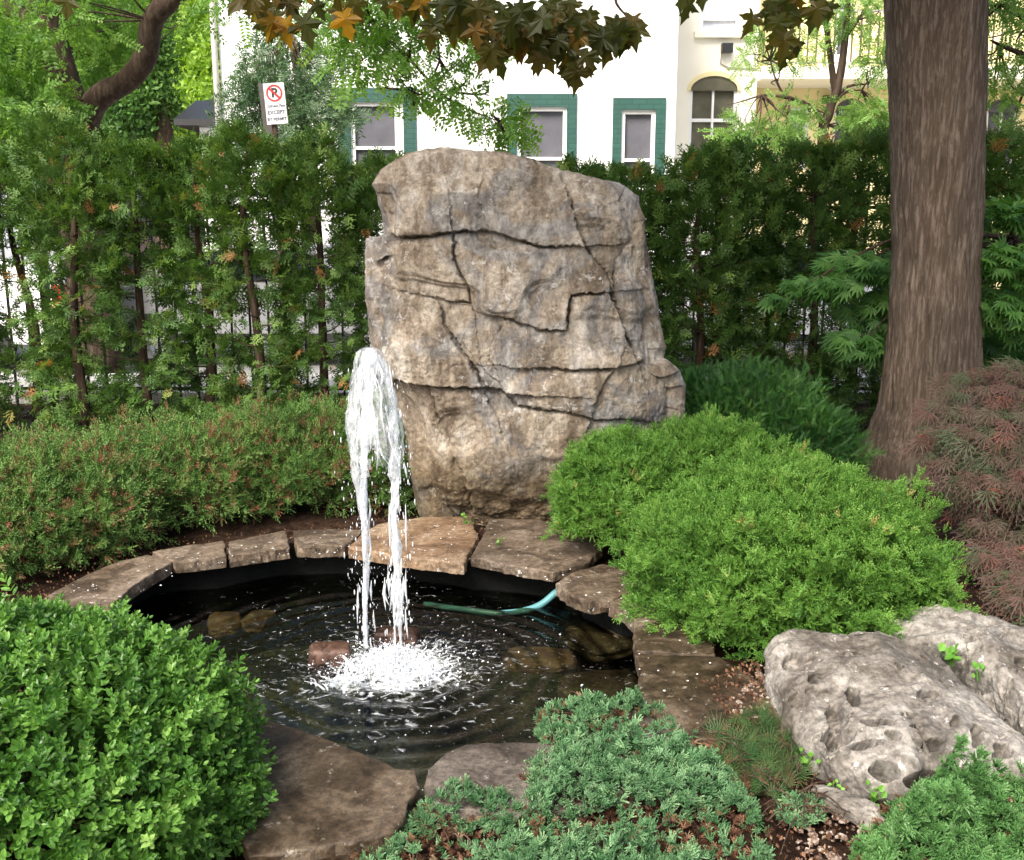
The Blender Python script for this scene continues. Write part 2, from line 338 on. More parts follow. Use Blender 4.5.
def t_box(seed):
    r = np.random.default_rng(seed); t = T(); 
    for lv in range(5):
        z = .010*lv; tilt = [1.15, .95, .8, .6, .3][lv]; L = [.022, .022, .021, .018, .013][lv]*r.uniform(.9, 1.1)
        for k in range(2):
            a = lv*pi/2+k*pi+r.normal(0, .25); d = np.array([cos(a)*sin(tilt), sin(a)*sin(tilt), cos(tilt)])
            upv = np.array([-cos(a)*cos(tilt), -sin(a)*cos(tilt), sin(tilt)])
            t.blade((0, 0, z), d, L, L*.52, side=upv, bend=r.uniform(-.15, .1), n=3)
    return t.get()
def t_spray(seed, L=.07, nt=7, sub=3, w=.0035, spread=.75, curl=.25):
    r = np.random.default_rng(seed); t = T(); t.blade((0, 0, 0), (0, 0, 1), L, w*1.2)
    for i in range(nt*2):
        f = (i+1.2)/(nt*2+1.5); sd = 1 if i % 2 else -1; ln = L*.62*(1-f*.75)*r.uniform(.8, 1.15); an = sd*(spread+r.normal(0, .1))
        b = np.array([0, curl*L*f*f*r.uniform(.3, 1), L*f]); d = rot2(an)+np.array([0, r.normal(0, .22), 0])
        t.blade(b, d, ln, w)
        for j in range(sub):
            g_ = (j+1)/(sub+.6); b2 = b+nrm(d)*ln*g_; s2 = 1 if (j+i) % 2 else -1
            t.blade(b2, rot2(an+s2*.7)+np.array([0, r.normal(0, .3), 0]), ln*.42*(1-.4*g_), w)
    return t.get()
def t_parsley(seed, nb=6, L=.034, k=7, l=.0105, w=.0055):
    r = np.random.default_rng(seed); t = T()
    for i in range(nb):
        a = 2*pi*i/nb+r.normal(0, .4); tl = r.uniform(.25, .95) if i else .1; d = np.array([cos(a)*sin(tl), sin(a)*sin(tl), cos(tl)]); up = np.array([0, 0, 1.]); sd = nrm(np.cross(d, up)+1e-3); ln = L*r.uniform(.7, 1.15)
        for j in range(k):
            f = (j+.8)/k; b = d*ln*f+up*ln*.35*f*f; s_ = 1 if j % 2 else -1
            t.blade(b, nrm(d*.9+up*.5*f+sd*s_*.9*(1-.6*f)+r.normal(0, .18, 3)), l*(1.15-.4*f), w, side=nrm(up-d*.3), n=2)
        t.blade(d*ln*.8+up*ln*.25, nrm(d+up*.8), l*1.1, w, side=nrm(sd))
    return t.get()
def t_tuft(seed, ns=6, L=.035, nn=16, nl=.006, w=.0016):
    r = np.random.default_rng(seed); t = T()
    for s_ in range(ns):
        a = 2*pi*s_/ns+r.normal(0, .3); tl = r.uniform(.2, .75) if s_ else .05; d = np.array([cos(a)*sin(tl), sin(a)*sin(tl), cos(tl)]); l = L*r.uniform(.7, 1.1)
        for k in range(nn):
            f = (k+.5)/nn; b = d*l*f; ph = k*2.4; q = nrm(np.cross(d, (.3, .9, .1))); q2 = np.cross(d, q)
            dd = d*1.1+(q*cos(ph)+q2*sin(ph))*.75*(1-.5*f); i = len(t.V); dd = nrm(dd); sd = nrm(np.cross(dd, (cos(ph), .3, sin(ph))))*w
            t.V += [b-sd, b+sd, b+dd*nl]; t.F += [(i, i+1, i+2)]
    return t.get()
def t_star(pts, c, fold=.0, droop=0):
    V = [np.array([c[0], 0, c[1]])]+[np.array([x, fold*abs(x)-droop*z*z, z]) for x, z in pts]; n = len(pts)
    return np.array(V), np.array([(0, i+1, (i+1) % n+1) for i in range(n)])
def t_norway(seed):
    r = np.random.default_rng(seed)
    half = [(.04, 0), (.2, -.08), (.36, -.04), (.27, .05), (.22, .12), (.4, .2), (.5, .28), (.64, .42), (.46, .44), (.36, .5), (.18, .42), (.2, .58), (.3, .7), (.17, .74), (.1, .84), (0, 1.05)]
    pts = [(0, .05)]+half+[(-x, z) for x, z in half[:-1][::-1]]
    pts = [(x*(1+r.normal(0, .05)), z+r.normal(0, .012)) for x, z in pts]
    V, Fc = t_star(pts, (0, .25), fold=r.uniform(.1, .5), droop=r.uniform(.15, .6)); V[:, 1] += .06*np.sin(V[:, 0]*9+seed); k = len(V); V = np.vstack([V, [(-.012, 0, .03), (.012, 0, .03), (.06, .05, -.5)]]); Fc = np.vstack([Fc, [(k, k+1, k+2)]]); return V*.15, Fc
def t_palm(seed, n=7, w=.10, L=1.0, teeth=0):
    r = np.random.default_rng(seed); t = T()
    for k in range(n):
        a = (k-(n-1)/2)*(2.5/(n-1)); l = L*(1-.28*abs(k-(n-1)/2)/((n-1)/2)*1.4)*r.uniform(.9, 1.1); d = rot2(a)+np.array([0, r.normal(0, .08)-.15, 0])
        t.blade((0, 0, 0), d, l, w*L*(1 if not teeth else .55))
        for j in range(teeth):
            g_ = .2+.7*(j+.5)/teeth; s2 = 1 if j % 2 else -1
            t.blade(nrm(d)*l*g_, rot2(a+s2*.55)+np.array([0, r.normal(0, .25), 0]), l*.33*(1.15-g_), w*L*.4)
    return t.get()
def t_pinnate(seed, L=.2, n=9, ll=.045, lw=.02):
    r = np.random.default_rng(seed); t = T(); t.blade((0, 0, 0), (0, 0, 1), L, .004)
    for i in range(n):
        z = L*(i+1)/(n+.3)
        for s_ in (-1, 1):
            d = rot2(s_*1.15)+np.array([0, r.normal(-.1, .3), 0]); l = ll*(1-.35*abs(i/n-.4))
            t.blade((0, -.6*z*z, z), d, l, lw, side=(0, 1, r.normal(0, .4)))
    return t.get()
def t_leafclump(seed, n=12, R=.25, L=.12, w=.07):
    r = np.random.default_rng(seed); t = T()
    for i in range(n):
        b = r.normal(0, R*.5, 3); d = nrm(r.normal(0, 1, 3)+np.array([0, 0, -.3])); t.blade(b, d, L*r.uniform(.7, 1.2), w, side=nrm(r.normal(0, 1, 3)+np.array([0, 0, 1.2])))
    return t.get()
def t_needlefan(seed, n=14, L=.09, nl=.022, w=.003):
    r = np.random.default_rng(seed); t = T(); t.blade((0, 0, 0), (0, 0, 1), L, .004)
    for i in range(n):
        z = L*(i+1)/n
        for s_ in (-1, 1): t.blade((0, 0, z*.95), rot2(s_*r.uniform(.7, 1.0))+np.array([0, r.normal(0, .25), 0]), nl*(1-.4*i/n), w)
    return t.get()
TB = [t_box(i) for i in range(4)]
TC = [t_parsley(i) for i in range(5)]
TR = [t_parsley(i+9, 5, .042, 6, .013, .006) for i in range(4)]
TH = [t_spray(i+20, .15, 5, 3, .013, .75, .35) for i in range(4)]
TJ = [t_tuft(i, 7, .030, 18, .0065, .0019) for i in range(4)]
TN = [t_norway(i) for i in range(8)]
TP = [t_palm(i, 7, .17, .085) for i in range(3)]
TL = [t_palm(i, 7, .10, .11, 4) for i in range(3)]
TF = [t_pinnate(i) for i in range(3)]
TK = [t_leafclump(i, 16, .20, .10, .05) for i in range(4)]
TY = [t_needlefan(i) for i in range(3)]
TPN = [t_palm(i, 11, .028, .085) for i in range(3)]
TW = [t_pinnate(i+5, .22, 7, .09, .018) for i in range(3)]

def scatter(temps, p, d, s, hint=None, roll=pi, rnd=None):
    p = np.asarray(p, float); n = len(p); d = nrm(np.asarray(d, float)); s = np.broadcast_to(np.asarray(s, float), (n,))
    h = RNG.normal(0, 1, (n, 3)) if hint is None else np.broadcast_to(np.asarray(hint, float), (n, 3))+RNG.normal(0, .25, (n, 3))
    y = nrm(h-d*np.sum(h*d, 1, keepdims=True)); x = np.cross(y, d)
    rnd = RNG.random(n) if rnd is None else rnd
    Vs, Fs, R = [], [], []; off = 0; idx = RNG.integers(0, len(temps), n)
    for k, (tv, tf) in enumerate(temps):
        q = np.where(idx == k)[0]
        if not len(q): continue
        V = p[q][:, None]+s[q][:, None, None]*(x[q][:, None]*tv[None, :, 0, None]+y[q][:, None]*tv[None, :, 1, None]+d[q][:, None]*tv[None, :, 2, None])
        Fq = tf[None]+(np.arange(len(q))*len(tv))[:, None, None]+off
        Vs.append(V.reshape(-1, 3)); Fs.append(Fq.reshape(-1, 3)); R.append(np.repeat(rnd[q], len(tf))); off += len(q)*len(tv)
    return np.concatenate(Vs), np.concatenate(Fs), np.concatenate(R)
def rdir(n, zmin=-1):
    v = nrm(RNG.normal(0, 1, (int(n*3)+20, 3))); v = v[v[:, 2] > zmin][:n]
    while len(v) < n: v = np.vstack([v, rdir(n-len(v), zmin)])
    return v
def stems(root, base, tips, rad, mat, name='stems', n=6):
    mb = MB()
    for t_ in tips:
        mid = (np.array(base)+t_)/2+RNG.normal(0, .06, 3)*np.linalg.norm(t_-base)*.5
        p_, r_ = resample([base, mid, t_], [rad, rad*.65, rad*.25], 5); V, Fc = tube(p_, r_, n, .15, 3); mb.add(V, Fc)
    return mb.build(name, mat, root, smooth=True)

def bush(name, c, ax, n, temps, scale, mat, label, cat, group=None, lump=.12, lf=2.6, up=.35, depth=.35, zmin=-.35, jit=.45, seed=1, stem_n=14, stem_mat='bark_dark', dens=0, size=(.8, 1.2), hint=None, cl1=.10, cl2=.06, cvar=.16):
    c = np.array(c, float); ax = np.array(ax, float); root = Root(name, (c[0], c[1], 0), label, cat, group)
    u = rdir(n, zmin); l = fbm(u*lf+seed*7.7, 3, seed); rr = 1+lump*1.5*l+cl1*(np.abs(fbm(u*lf*1.9+seed, 2, seed+3))*3.2-1)+cl2*(np.abs(fbm(u*lf*4.5+seed, 2, seed+4))*3.2-1)
    k = RNG.random(n)**2.2*depth; r = rr*(1-k); crease = np.abs(fbm(u*lf*1.9+seed, 2, seed+3)) < .045; thin = crease & (RNG.random(n) < .6); r = np.where(thin, r*.8, r)
    if dens: 
        keep = RNG.random(n) < 1-dens*sst(.1, -.35, l); u, r, k, l = u[keep], r[keep], k[keep], l[keep]
    r = r*(1+(RNG.random(len(r)) < .10)*np.abs(RNG.normal(0, .05, len(r))))
    p = c+u*ax*r[:, None]; ok = p[:, 2] > .01; p, u, k, l = p[ok], u[ok], k[ok], l[ok]
    nor = nrm(u/ax); d = nor*(1-up)+np.array([0, 0, up])+RNG.normal(0, jit, p.shape)
    rnd = np.clip(RNG.normal(.5, cvar, len(p))+.25*l, 0, 1)
    V, Fc, R = scatter(temps, p, d, scale*RNG.uniform(*size, len(p)), rnd=rnd, hint=hint)
    part('foliage', V, Fc, mat, root, rnd=R)
    tips = c+rdir(stem_n, -.1)*ax*.8; stems(root, (c[0], c[1], -.02), tips, .014, M[stem_mat])
    return root

# ------------------------------------------------------------------ pond outline, ground
ZT = .05
opx = [(70, 622), (112, 606), (140, 583), (172, 563), (229, 560), (290, 549), (347, 548), (405, 554), (465, 564), (510, 566), (553, 573), (560, 588), (590, 601), (612, 604), (634, 622), (634, 652), (641, 672), (638, 692), (620, 712), (585, 738), (520, 743), (465, 744), (440, 755), (422, 770), (395, 768), (340, 743), (262, 722), (215, 705), (150, 690), (90, 660)]
OUT = np.array([G(a, b, ZT)[:2] for a, b in opx]); PC = OUT.mean(0)+np.array([.05, 0])
_an = np.arctan2(OUT[:, 1]-PC[1], OUT[:, 0]-PC[0]); _ra = np.hypot(*(OUT-PC).T); _o = np.argsort(_an)
_an, _ra = _an[_o], _ra[_o]; _an = np.concatenate([_an-2*pi, _an, _an+2*pi]); _ra = np.tile(_ra, 3)
def R_out(a): return np.interp(a, _an, _ra)
def polar(radii_fn, nr, nt, zfn, hole=True):
    a = np.linspace(-pi, pi, nt, endpoint=False); ro = R_out(a); rings = [radii_fn(k, ro) for k in range(nr)]
    V = np.array([np.stack([PC[0]+r*np.cos(a), PC[1]+r*np.sin(a)], 1) for r in rings]).reshape(-1, 2)
    V = np.column_stack([V, zfn(V, nr, nt)])
    i, j = np.meshgrid(np.arange(nr-1), np.arange(nt), indexing='ij'); i = i.ravel(); j = j.ravel(); jn = (j+1) % nt
    return V, np.stack([i*nt+j, (i+1)*nt+j, (i+1)*nt+jn, i*nt+jn], 1)
def gz(x, y):
    x = np.asarray(x, float); y = np.asarray(y, float); q = np.stack([x*.9, y*.9, 0*x], -1)
    near = sst(9.3, 8.0, y)
    return (.03*fbm(q, 3, 5)-.02)*near
inc = np.concatenate([[.16], .16+np.cumsum(np.full(110, .03)), 3.4+np.cumsum(.03*1.12**np.arange(1, 62))])
def zg(V, nr, nt):
    z = gz(V[:, 0], V[:, 1]); q = np.column_stack([V, 0*V[:, 0]]); d = np.hypot(V[:, 0]-PC[0], V[:, 1]-PC[1])
    return z+.012*fbm(q*9, 4, 8)*sst(6, 3, d)-.004
V, Fc = polar(lambda k, ro: ro+inc[k], len(inc), 400, zg)
tag(mesh('ground', V, Fc, M['soil'], smooth=True), kind='structure')
# basin: walls and bottom
def zb(V, nr, nt): return np.repeat(np.array([.0, -.12, -.3, -.48, -.52, -.54, -.55]), nt)+.02*fbm(np.column_stack([V*6, 0*V[:, 0]]), 3, 4)*np.repeat([0, .3, .5, 1, 1, 1, 1], nt)
bf = [1.0, .99, .98, .93, .7, .35, .001]
V, Fc = polar(lambda k, ro: (ro+.162)*bf[k], 7, 300, zb)
tag(mesh('pond_basin', V, Fc[:900], M['basin'], smooth=True), kind='structure'); tag(mesh('pond_bed', V, Fc[900:], M['bed'], smooth=True), kind='structure')
WZ = -.13
FP = G(366, 655, WZ); SPL = G(398, 668, WZ)
def zw(V, nr, nt):
    x, y = V[:, 0], V[:, 1]; r = np.hypot(x-SPL[0], y-SPL[1]); q = np.column_stack([x, y, 0*x])
    am = np.exp(-r*1.6); wv = .010*am*np.sin(r*62+2.5*fbm(q*5, 2, 3))*sst(.05, .2, r)
    return WZ+wv+.0045*am*fbm(q*18, 4, 6)+.0035*fbm(q*9, 3, 2)
wf = np.linspace(1, .001, 230)
V, Fc = polar(lambda k, ro: (ro+.14)*wf[k], 230, 620, zw); Fc = Fc[:, ::-1]
def water_mat():
    m, nt, o = newmat('pond water'); fr = N(nt, 'ShaderNodeFresnel', i_IOR=1.33)
    tr = N(nt, 'ShaderNodeBsdfTransparent'); tr.inputs[0].default_value = (.52, .54, .42, 1)
    gl = N(nt, 'ShaderNodeBsdfGlossy'); gl.inputs['Roughness'].default_value = .04; gl.inputs[0].default_value = (.95, .97, 1, 1)
    v = pos(nt); b = bump(nt, noise(nt, 16, 4, .6, v, 1.0), .2, .012)
    # broken ripples round the splash
    g_ = N(nt, 'ShaderNodeNewGeometry'); ds = N(nt, 'ShaderNodeVectorMath', operation='DISTANCE'); ds.inputs[1].default_value = tuple(SPL); nt.links.new(g_.outputs['Position'], ds.inputs[0])
    mk = ramp(nt, ds.outputs['Value'], [(.0, (1, 1, 1)), (.25, (.7, .7, .7)), (.5, (.25, .25, .25)), (.95, (.08, .08, .08))]).outputs[0]
    nh = noise(nt, 38, 5, .65, pos(nt, (1, 1.6, 1)), 2.0); mh = N(nt, 'ShaderNodeMath', operation='MULTIPLY'); nt.links.new(nh, mh.inputs[0]); nt.links.new(mk, mh.inputs[1])
    b = bump(nt, mh.outputs[0], .45, .011, b)
    nt.links.new(b, gl.inputs['Normal']); nt.links.new(b, fr.inputs['Normal'])
    mx = N(nt, 'ShaderNodeMixShader'); nt.links.new(fr.outputs[0], mx.inputs[0]); nt.links.new(tr.outputs[0], mx.inputs[1]); nt.links.new(gl.outputs[0], mx.inputs[2])
    # foam: strings of bubbles, thick at the splash and thinning outwards
    fo = N(nt, 'ShaderNodeBsdfPrincipled'); fo.inputs['Base Color'].default_value = (.85, .88, .9, 1); fo.inputs['Roughness'].default_value = .4
    fn = noise(nt, 17, 5, .62, pos(nt, (1, 1.6, 1)), 1.6); ad = N(nt, 'ShaderNodeMath', operation='MULTIPLY_ADD'); ad.inputs[1].default_value = .36
    m2 = ramp(nt, ds.outputs['Value'], [(.0, (1, 1, 1)), (.14, (.75, .75, .75)), (.28, (.35, .35, .35)), (.55, (.15, .15, .15)), (1, (0, 0, 0))]).outputs[0]
    nt.links.new(m2, ad.inputs[0]); nt.links.new(fn, ad.inputs[2])
    fm = ramp(nt, ad.outputs[0], [(.66, (0, 0, 0)), (.90, (.7, .7, .7))]).outputs[0]
    m3 = N(nt, 'ShaderNodeMixShader'); nt.links.new(fm, m3.inputs[0]); nt.links.new(mx.outputs[0], m3.inputs[1]); nt.links.new(fo.outputs[0], m3.inputs[2])
    nt.links.new(m3.outputs[0], o.inputs[0]); return m
tag(mesh('water', V, Fc, water_mat(), smooth=True), kind='structure')

# street beyond the fence
mb = MB().box(-40, 40, 9.3, 10.6, -.05, .10); tag(mb.build('pavement', M['concrete']), kind='structure')
mb = MB().add([(-40, 10.6, .012), (40, 10.6, .012), (40, 14.0, .012), (-40, 14.0, .012)], np.array([(0, 1, 2, 3)])); tag(mb.build('road', M['asphalt']), kind='structure')
mb = MB().box(-40, 40, 14.0, 18.9, -.05, .12); tag(mb.build('far_pavement', M['concrete']), kind='structure')

# ------------------------------------------------------------------ coping slabs
def slab(px, mat, label, z=ZT, th=.065, seed=0):
    pts = np.array([G(a, b, z)[:2] for a, b in px]); c = pts.mean(0)
    dens = []
    for i in range(len(pts)):
        a, b = pts[i], pts[(i+1) % len(pts)]; m = max(3, int(np.linalg.norm(b-a)/.012))
        for k in range(m): dens.append(a+(b-a)*k/m)
    o = np.array(dens); 
    o3 = np.column_stack([o, np.full(len(o), seed*3.1)]); dr = nrm(o-c)
    o = o+dr*(.012*fbm(o3*14, 4, seed)[:, None])
    prof = [(.90, -th), (.985, -th*.9), (1.0, -th*.5), (1.0, -.008), (.996, -.002), (.985, 0)]+[(s_, 0) for s_ in (.93, .87, .8, .72, .64, .55, .46, .37, .28, .19, .1, .03)]
    V = []
    for k, (s_, dz) in enumerate(prof):
        q = c+(o-c)*s_; q3 = np.column_stack([q, np.full(len(q), dz*6)])
        if 1 <= k <= 3: q = q+dr*(.016*fbm(np.column_stack([o, np.full(len(o), dz*2)])*34, 3, seed+5)[:, None])
        zz = z+dz+(.0055*fbm(q3*11, 4, seed+2)+.004*np.abs(fbm(q3*3, 2, seed+8)) if k > 3 else 0)
        V.append(np.column_stack([q, np.broadcast_to(zz, (len(q),))]))
    V = np.concatenate(V); n = len(o); nr = len(prof)
    i, j = np.meshgrid(np.arange(nr-1), np.arange(n), indexing='ij'); i = i.ravel(); j = j.ravel(); jn = (j+1) % n
    Fq = np.stack([i*n+j, i*n+jn, (i+1)*n+jn, (i+1)*n+j], 1)
    cen = np.array([c[0], c[1], z+.002]); V = V-cen; sm = np.concatenate([i >= 3, [True, False]])
    ob = mesh('coping_slab', V, [Fq, np.arange((nr-1)*n, nr*n)[None, :], np.arange(n)[None, ::-1]], M[mat], smooth=sm); ob.location = cen
    return tag(ob, label, 'stone slab', 'flat stone slabs edging the pond')
slab([(45, 598), (70, 583), (105, 566), (148, 554), (172, 562), (140, 581), (110, 605), (76, 609)], 'slab', 'long damp coping slab at the left end of the pond, half in shadow', seed=1)
slab([(20, 606), (72, 612), (88, 640), (20, 650)], 'slab_grey', 'leftmost coping slab, mostly hidden behind the clipped round bush', z=.045, seed=2)
slab([(152, 552), (190, 545), (224, 541), (226, 556), (175, 562)], 'slab', 'coping slab with a chipped back corner below the browning shrubs', z=.054, seed=3)
slab([(229, 542), (286, 531), (289, 547), (230, 556)], 'slab', 'small pale grey coping slab with a thick rough front edge', z=.056, seed=4)
slab([(293, 531), (330, 529), (362, 530), (358, 536), (345, 546), (297, 546)], 'slab', 'coping slab between the small pale slab and the big tan slab', z=.05, seed=5)
slab([(349, 547), (362, 533), (378, 524), (420, 517), (470, 517), (478, 538), (467, 556), (464, 563), (440, 561), (400, 556)], 'slab_tan', 'big tan coping slab under the left foot of the boulder, behind the fountain', z=.052, seed=6)
slab([(471, 557), (483, 536), (490, 518), (540, 520), (590, 535), (603, 548), (588, 562), (553, 572), (520, 567)], 'slab', 'long brown coping slab in front of the boulder beside the bright bush', z=.048, th=.055, seed=7)
slab([(556, 583), (572, 573), (602, 564), (630, 570), (646, 583), (630, 592), (611, 599), (590, 602), (570, 594)], 'slab', 'wedge shaped coping slab above the teal hose', z=.06, seed=8)
slab([(609, 603), (618, 597), (650, 588), (682, 598), (684, 615), (640, 625), (632, 618), (622, 609)], 'slab', 'curved coping slab with a spot of green moss at the right bend', z=.05, seed=9)
slab([(634, 628), (684, 618), (712, 640), (716, 655), (636, 651)], 'slab_dark', 'dark brown coping slab below the mossy slab', z=.046, seed=10)
slab([(635, 655), (720, 657), (775, 690), (790, 730), (740, 745), (690, 735), (655, 714), (634, 694), (641, 673)], 'slab_dark', 'largest dark wet coping slab, strewn with dead leaves by the pale rock', z=.052, seed=11)
slab([(640, 706), (690, 737), (722, 775), (700, 800), (620, 790), (585, 750), (600, 728)], 'slab_grey', 'grey purple coping slab mostly covered by the blue juniper', z=.03, seed=12)
slab([(427, 769), (445, 753), (465, 744), (520, 742), (560, 744), (590, 770), (585, 810), (500, 815), (432, 803), (425, 788)], 'slab_grey', 'grey coping slab with rounded corner at the front of the pond', z=.045, seed=13)
slab([(266, 720), (300, 730), (340, 744), (365, 753), (395, 769), (417, 771), (416, 788), (405, 817), (392, 833), (350, 843), (300, 850), (250, 856), (225, 810), (246, 755)], 'slab_dark', 'very large brown coping slab at the front beside the clipped round bush', z=.055, seed=14)
slab([(200, 703), (240, 706), (268, 709), (262, 722), (244, 755), (190, 760)], 'slab', 'small tan coping slab tucked behind the clipped round bush', z=.04, seed=15)
# moss spot
q = G(640, 600, .055); u = RNG.normal(0, 1, (900, 2))*np.array([.035, .02]); 
V, Fc, R = scatter(TJ, np.column_stack([q[0]+u[:, 0], q[1]+u[:, 1], np.full(900, .054)]), rdir(900, .3), .16)
tag(mesh('moss', V, Fc, M['l_weed'], rnd=R), 'small green moss patch on the curved coping slab', 'moss', kind='stuff')

# ------------------------------------------------------------------ boulder
def inflate(pts, nrmv, df, db, n=3.2, nt=800, nf=260, nb=60, smooth=3):
    pts = np.asarray(pts, float); c = pts.mean(0); d = []
    per = np.linalg.norm(np.roll(pts, -1, 0)-pts, axis=1); L = np.concatenate([[0], np.cumsum(per)]); t = np.linspace(0, L[-1], nt, endpoint=False)
    pc = np.vstack([pts, pts[:1]]); o = np.stack([np.interp(t, L, pc[:, k]) for k in range(3)], 1)
    for _ in range(smooth): o = (np.roll(o, 1, 0)+o*2+np.roll(o, -1, 0))/4
    nv = nrm(np.array(nrmv, float)); V = []
    ph = np.concatenate([np.linspace(0.004, pi/2, nf), np.linspace(pi/2, pi-.004, nb)[1:]])
    for p_ in ph:
        s_, c_ = sin(p_), cos(p_); k = (abs(s_)**n+abs(c_)**n)**(-1/n); 
        V.append(c+(o-c)*s_*k+nv*(c_*k)*(df if c_ > 0 else db))
    V = np.array(V); return V, c, nv
def gridnormals(V):
    du = np.gradient(V, axis=0); dv = (np.roll(V, -1, 1)-np.roll(V, 1, 1)); return nrm(np.cross(dv, du))
def gridfaces(nr, n):
    i, j = np.meshgrid(np.arange(nr-1), np.arange(n), indexing='ij'); i = i.ravel(); j = j.ravel(); jn = (j+1) % n
    return [np.stack([i*n+j, (i+1)*n+j, (i+1)*n+jn, i*n+jn], 1), np.arange(n)[None, :], np.arange((nr-1)*n, nr*n)[None, ::-1]]
def segdist(x, y, pl):
    best = np.full(x.shape, 1e9); side = np.zeros(x.shape)
    for (ax_, ay), (bx, by) in zip(pl[:-1], pl[1:]):
        dx, dy = bx-ax_, by-ay; L2 = dx*dx+dy*dy; t = np.clip(((x-ax_)*dx+(y-ay)*dy)/L2, 0, 1)
        d = np.hypot(x-ax_-t*dx, y-ay-t*dy); s_ = np.sign((x-ax_)*dy-(y-ay)*dx); m = d < best; best = np.where(m, d, best); side = np.where(m, s_, side)
    return best, side
YB = 5.62
sil = [(385, 166), (402, 157), (425, 152), (452, 150), (480, 153), (510, 155), (532, 160), (548, 169), (572, 174), (602, 181), (626, 187), (640, 197), (645, 225), (648, 250), (655, 290), (662, 325), (668, 348), (665, 358), (680, 370), (686, 385), (686, 410), (680, 440), (662, 480), (640, 520), (600, 550), (520, 556), (450, 552), (425, 540), (418, 515), (412, 490), (408, 460), (403, 430), (396, 405), (388, 385), (378, 374), (370, 345), (366, 300), (364, 265), (364, 240), (376, 238), (384, 236), (383, 215), (377, 196), (372, 186), (378, 174)]
Vg, cc, nv = inflate([P(520+(a-520)*.972, 350+(b-350)*.985, YB) for a, b in sil], (0, -1, .12), .42, .40, 4.6, 1300, 560, 60, 1)
nn = gridnormals(Vg)
if np.sum(nn[260]*nv) < 0: nn = -nn
q = Vg.copy()
rim = sst(.0, .5, nn@nv); qd = np.stack([q[..., 0]*.8+q[..., 2]*.45, q[..., 1], q[..., 2]*.8-q[..., 0]*.35], -1)
fr_r = np.random.default_rng(12); SP = np.column_stack([fr_r.uniform(-.85, .85, 26), fr_r.uniform(-.05, 2.05, 26)]); lx = q[..., 0]-cc[0]+.03*fbm(q*3, 3, 61); lz = q[..., 2]+.03*fbm(q*3, 3, 62)
pl_ = np.full(lx.shape, 9.)
for (sx, sz) in SP:
    kx, kz = .16, .10; h0 = -kx*sx*sx-kz*(sz-.9)**2+fr_r.normal(0, .010); pl_ = np.minimum(pl_, h0+(-2*kx*sx+fr_r.normal(0, .03))*(lx-sx)+(-2*kz*(sz-.9)+fr_r.normal(0, .03))*(lz-sz))
bulge = (pl_*.9+.02)*rim+.025*fbm(q*1.5, 2, 11)*(.3+.7*rim)-.006+.010*(np.abs(fbm(q*3.0, 3, 12))*2.2-.6)+.012*ridged(qd*np.array([10, 8, 5]), 4, 13)+.006*ridged(q*22, 4, 15)+.004*fbm(q*45, 4, 14, .6)
Vp = Vg+nn*bulge[..., None]
px, py, ww = proj(Vp); wv = fbm(np.stack([px*.05, py*.05, 0*px], -1), 4, 21)
wx = px+3.2*wv+1.6*fbm(np.stack([px*.3, py*.3, 0*px], -1), 2, 23); wy = py+3.2*fbm(np.stack([px*.06, py*.06, 0*px+5], -1), 4, 22)+1.6*fbm(np.stack([px*.3, py*.3, 0*px], -1), 2, 24); front = sst(0.0, .35, nn@nv)
cracks = [([(364, 373), (385, 378), (415, 383), (450, 389), (480, 390), (505, 392)], 1.0, .05, 3.2),
          ([(505, 392), (517, 405), (555, 411), (590, 419), (640, 421)], .7, .02, 1.8),
          ([(538, 368), (580, 370), (612, 367), (640, 363), (668, 350)], .9, .03, 2.4),
          ([(428, 296), (440, 305), (445, 328), (460, 352), (475, 370), (483, 389)], .8, -.03, 2.0),
          ([(366, 238), (415, 239), (452, 233), (490, 233), (540, 247), (580, 246)], .8, .03, 1.8),
          ([(452, 233), (455, 260), (467, 285), (471, 306), (435, 298)], .7, -.02, 1.7),
          ([(562, 178), (572, 205), (577, 225), (590, 253), (610, 275), (614, 298), (622, 320), (630, 342), (637, 362)], .9, -.03, 2.2),
          ([(634, 222), (632, 240), (618, 260), (616, 298)], .8, .025, 1.8),
          ([(505, 320), (540, 331), (567, 333), (571, 296), (605, 293)], .7, .02, 1.6),
          ([(482, 180), (478, 200), (490, 233)], .4, .02, 1.6),
          ([(500, 330), (488, 350), (495, 375), (500, 392)], .35, .015, 2.2),
          ([(590, 420), (600, 395), (612, 372)], .5, .02, 1.6),
          ([(640, 225), (648, 260), (650, 300), (645, 340)], .5, -.015, 1.8),
          ([(430, 400), (440, 440), (465, 480), (470, 520)], .35, .02, 3.0)]
crk = np.zeros(px.shape); off = np.zeros(px.shape)
for pl, dp, st, wd in cracks:
    d, s_ = segdist(wx, wy, pl); wd = .65+wd*.22; dp = dp*(.55+.9*sst(-.35, .35, fbm(np.stack([px*.035, py*.035, 0*px+st], -1), 2, 27))); g_ = (np.exp(-(d/wd)**2)+.16*np.exp(-(d/(wd*4))**2))*dp; crk = np.maximum(crk, g_*(1+.5*wv))
    off += st*s_*np.exp(-d/32)*sst(0, 1.5, d)*.65
# facets between cracks: slightly different planes
off += .020*np.sign(vn(np.stack([px*.022, py*.03, 0*px], -1), 31))*sst(0, .25, np.abs(vn(np.stack([px*.022, py*.03, 0*px], -1), 31)))
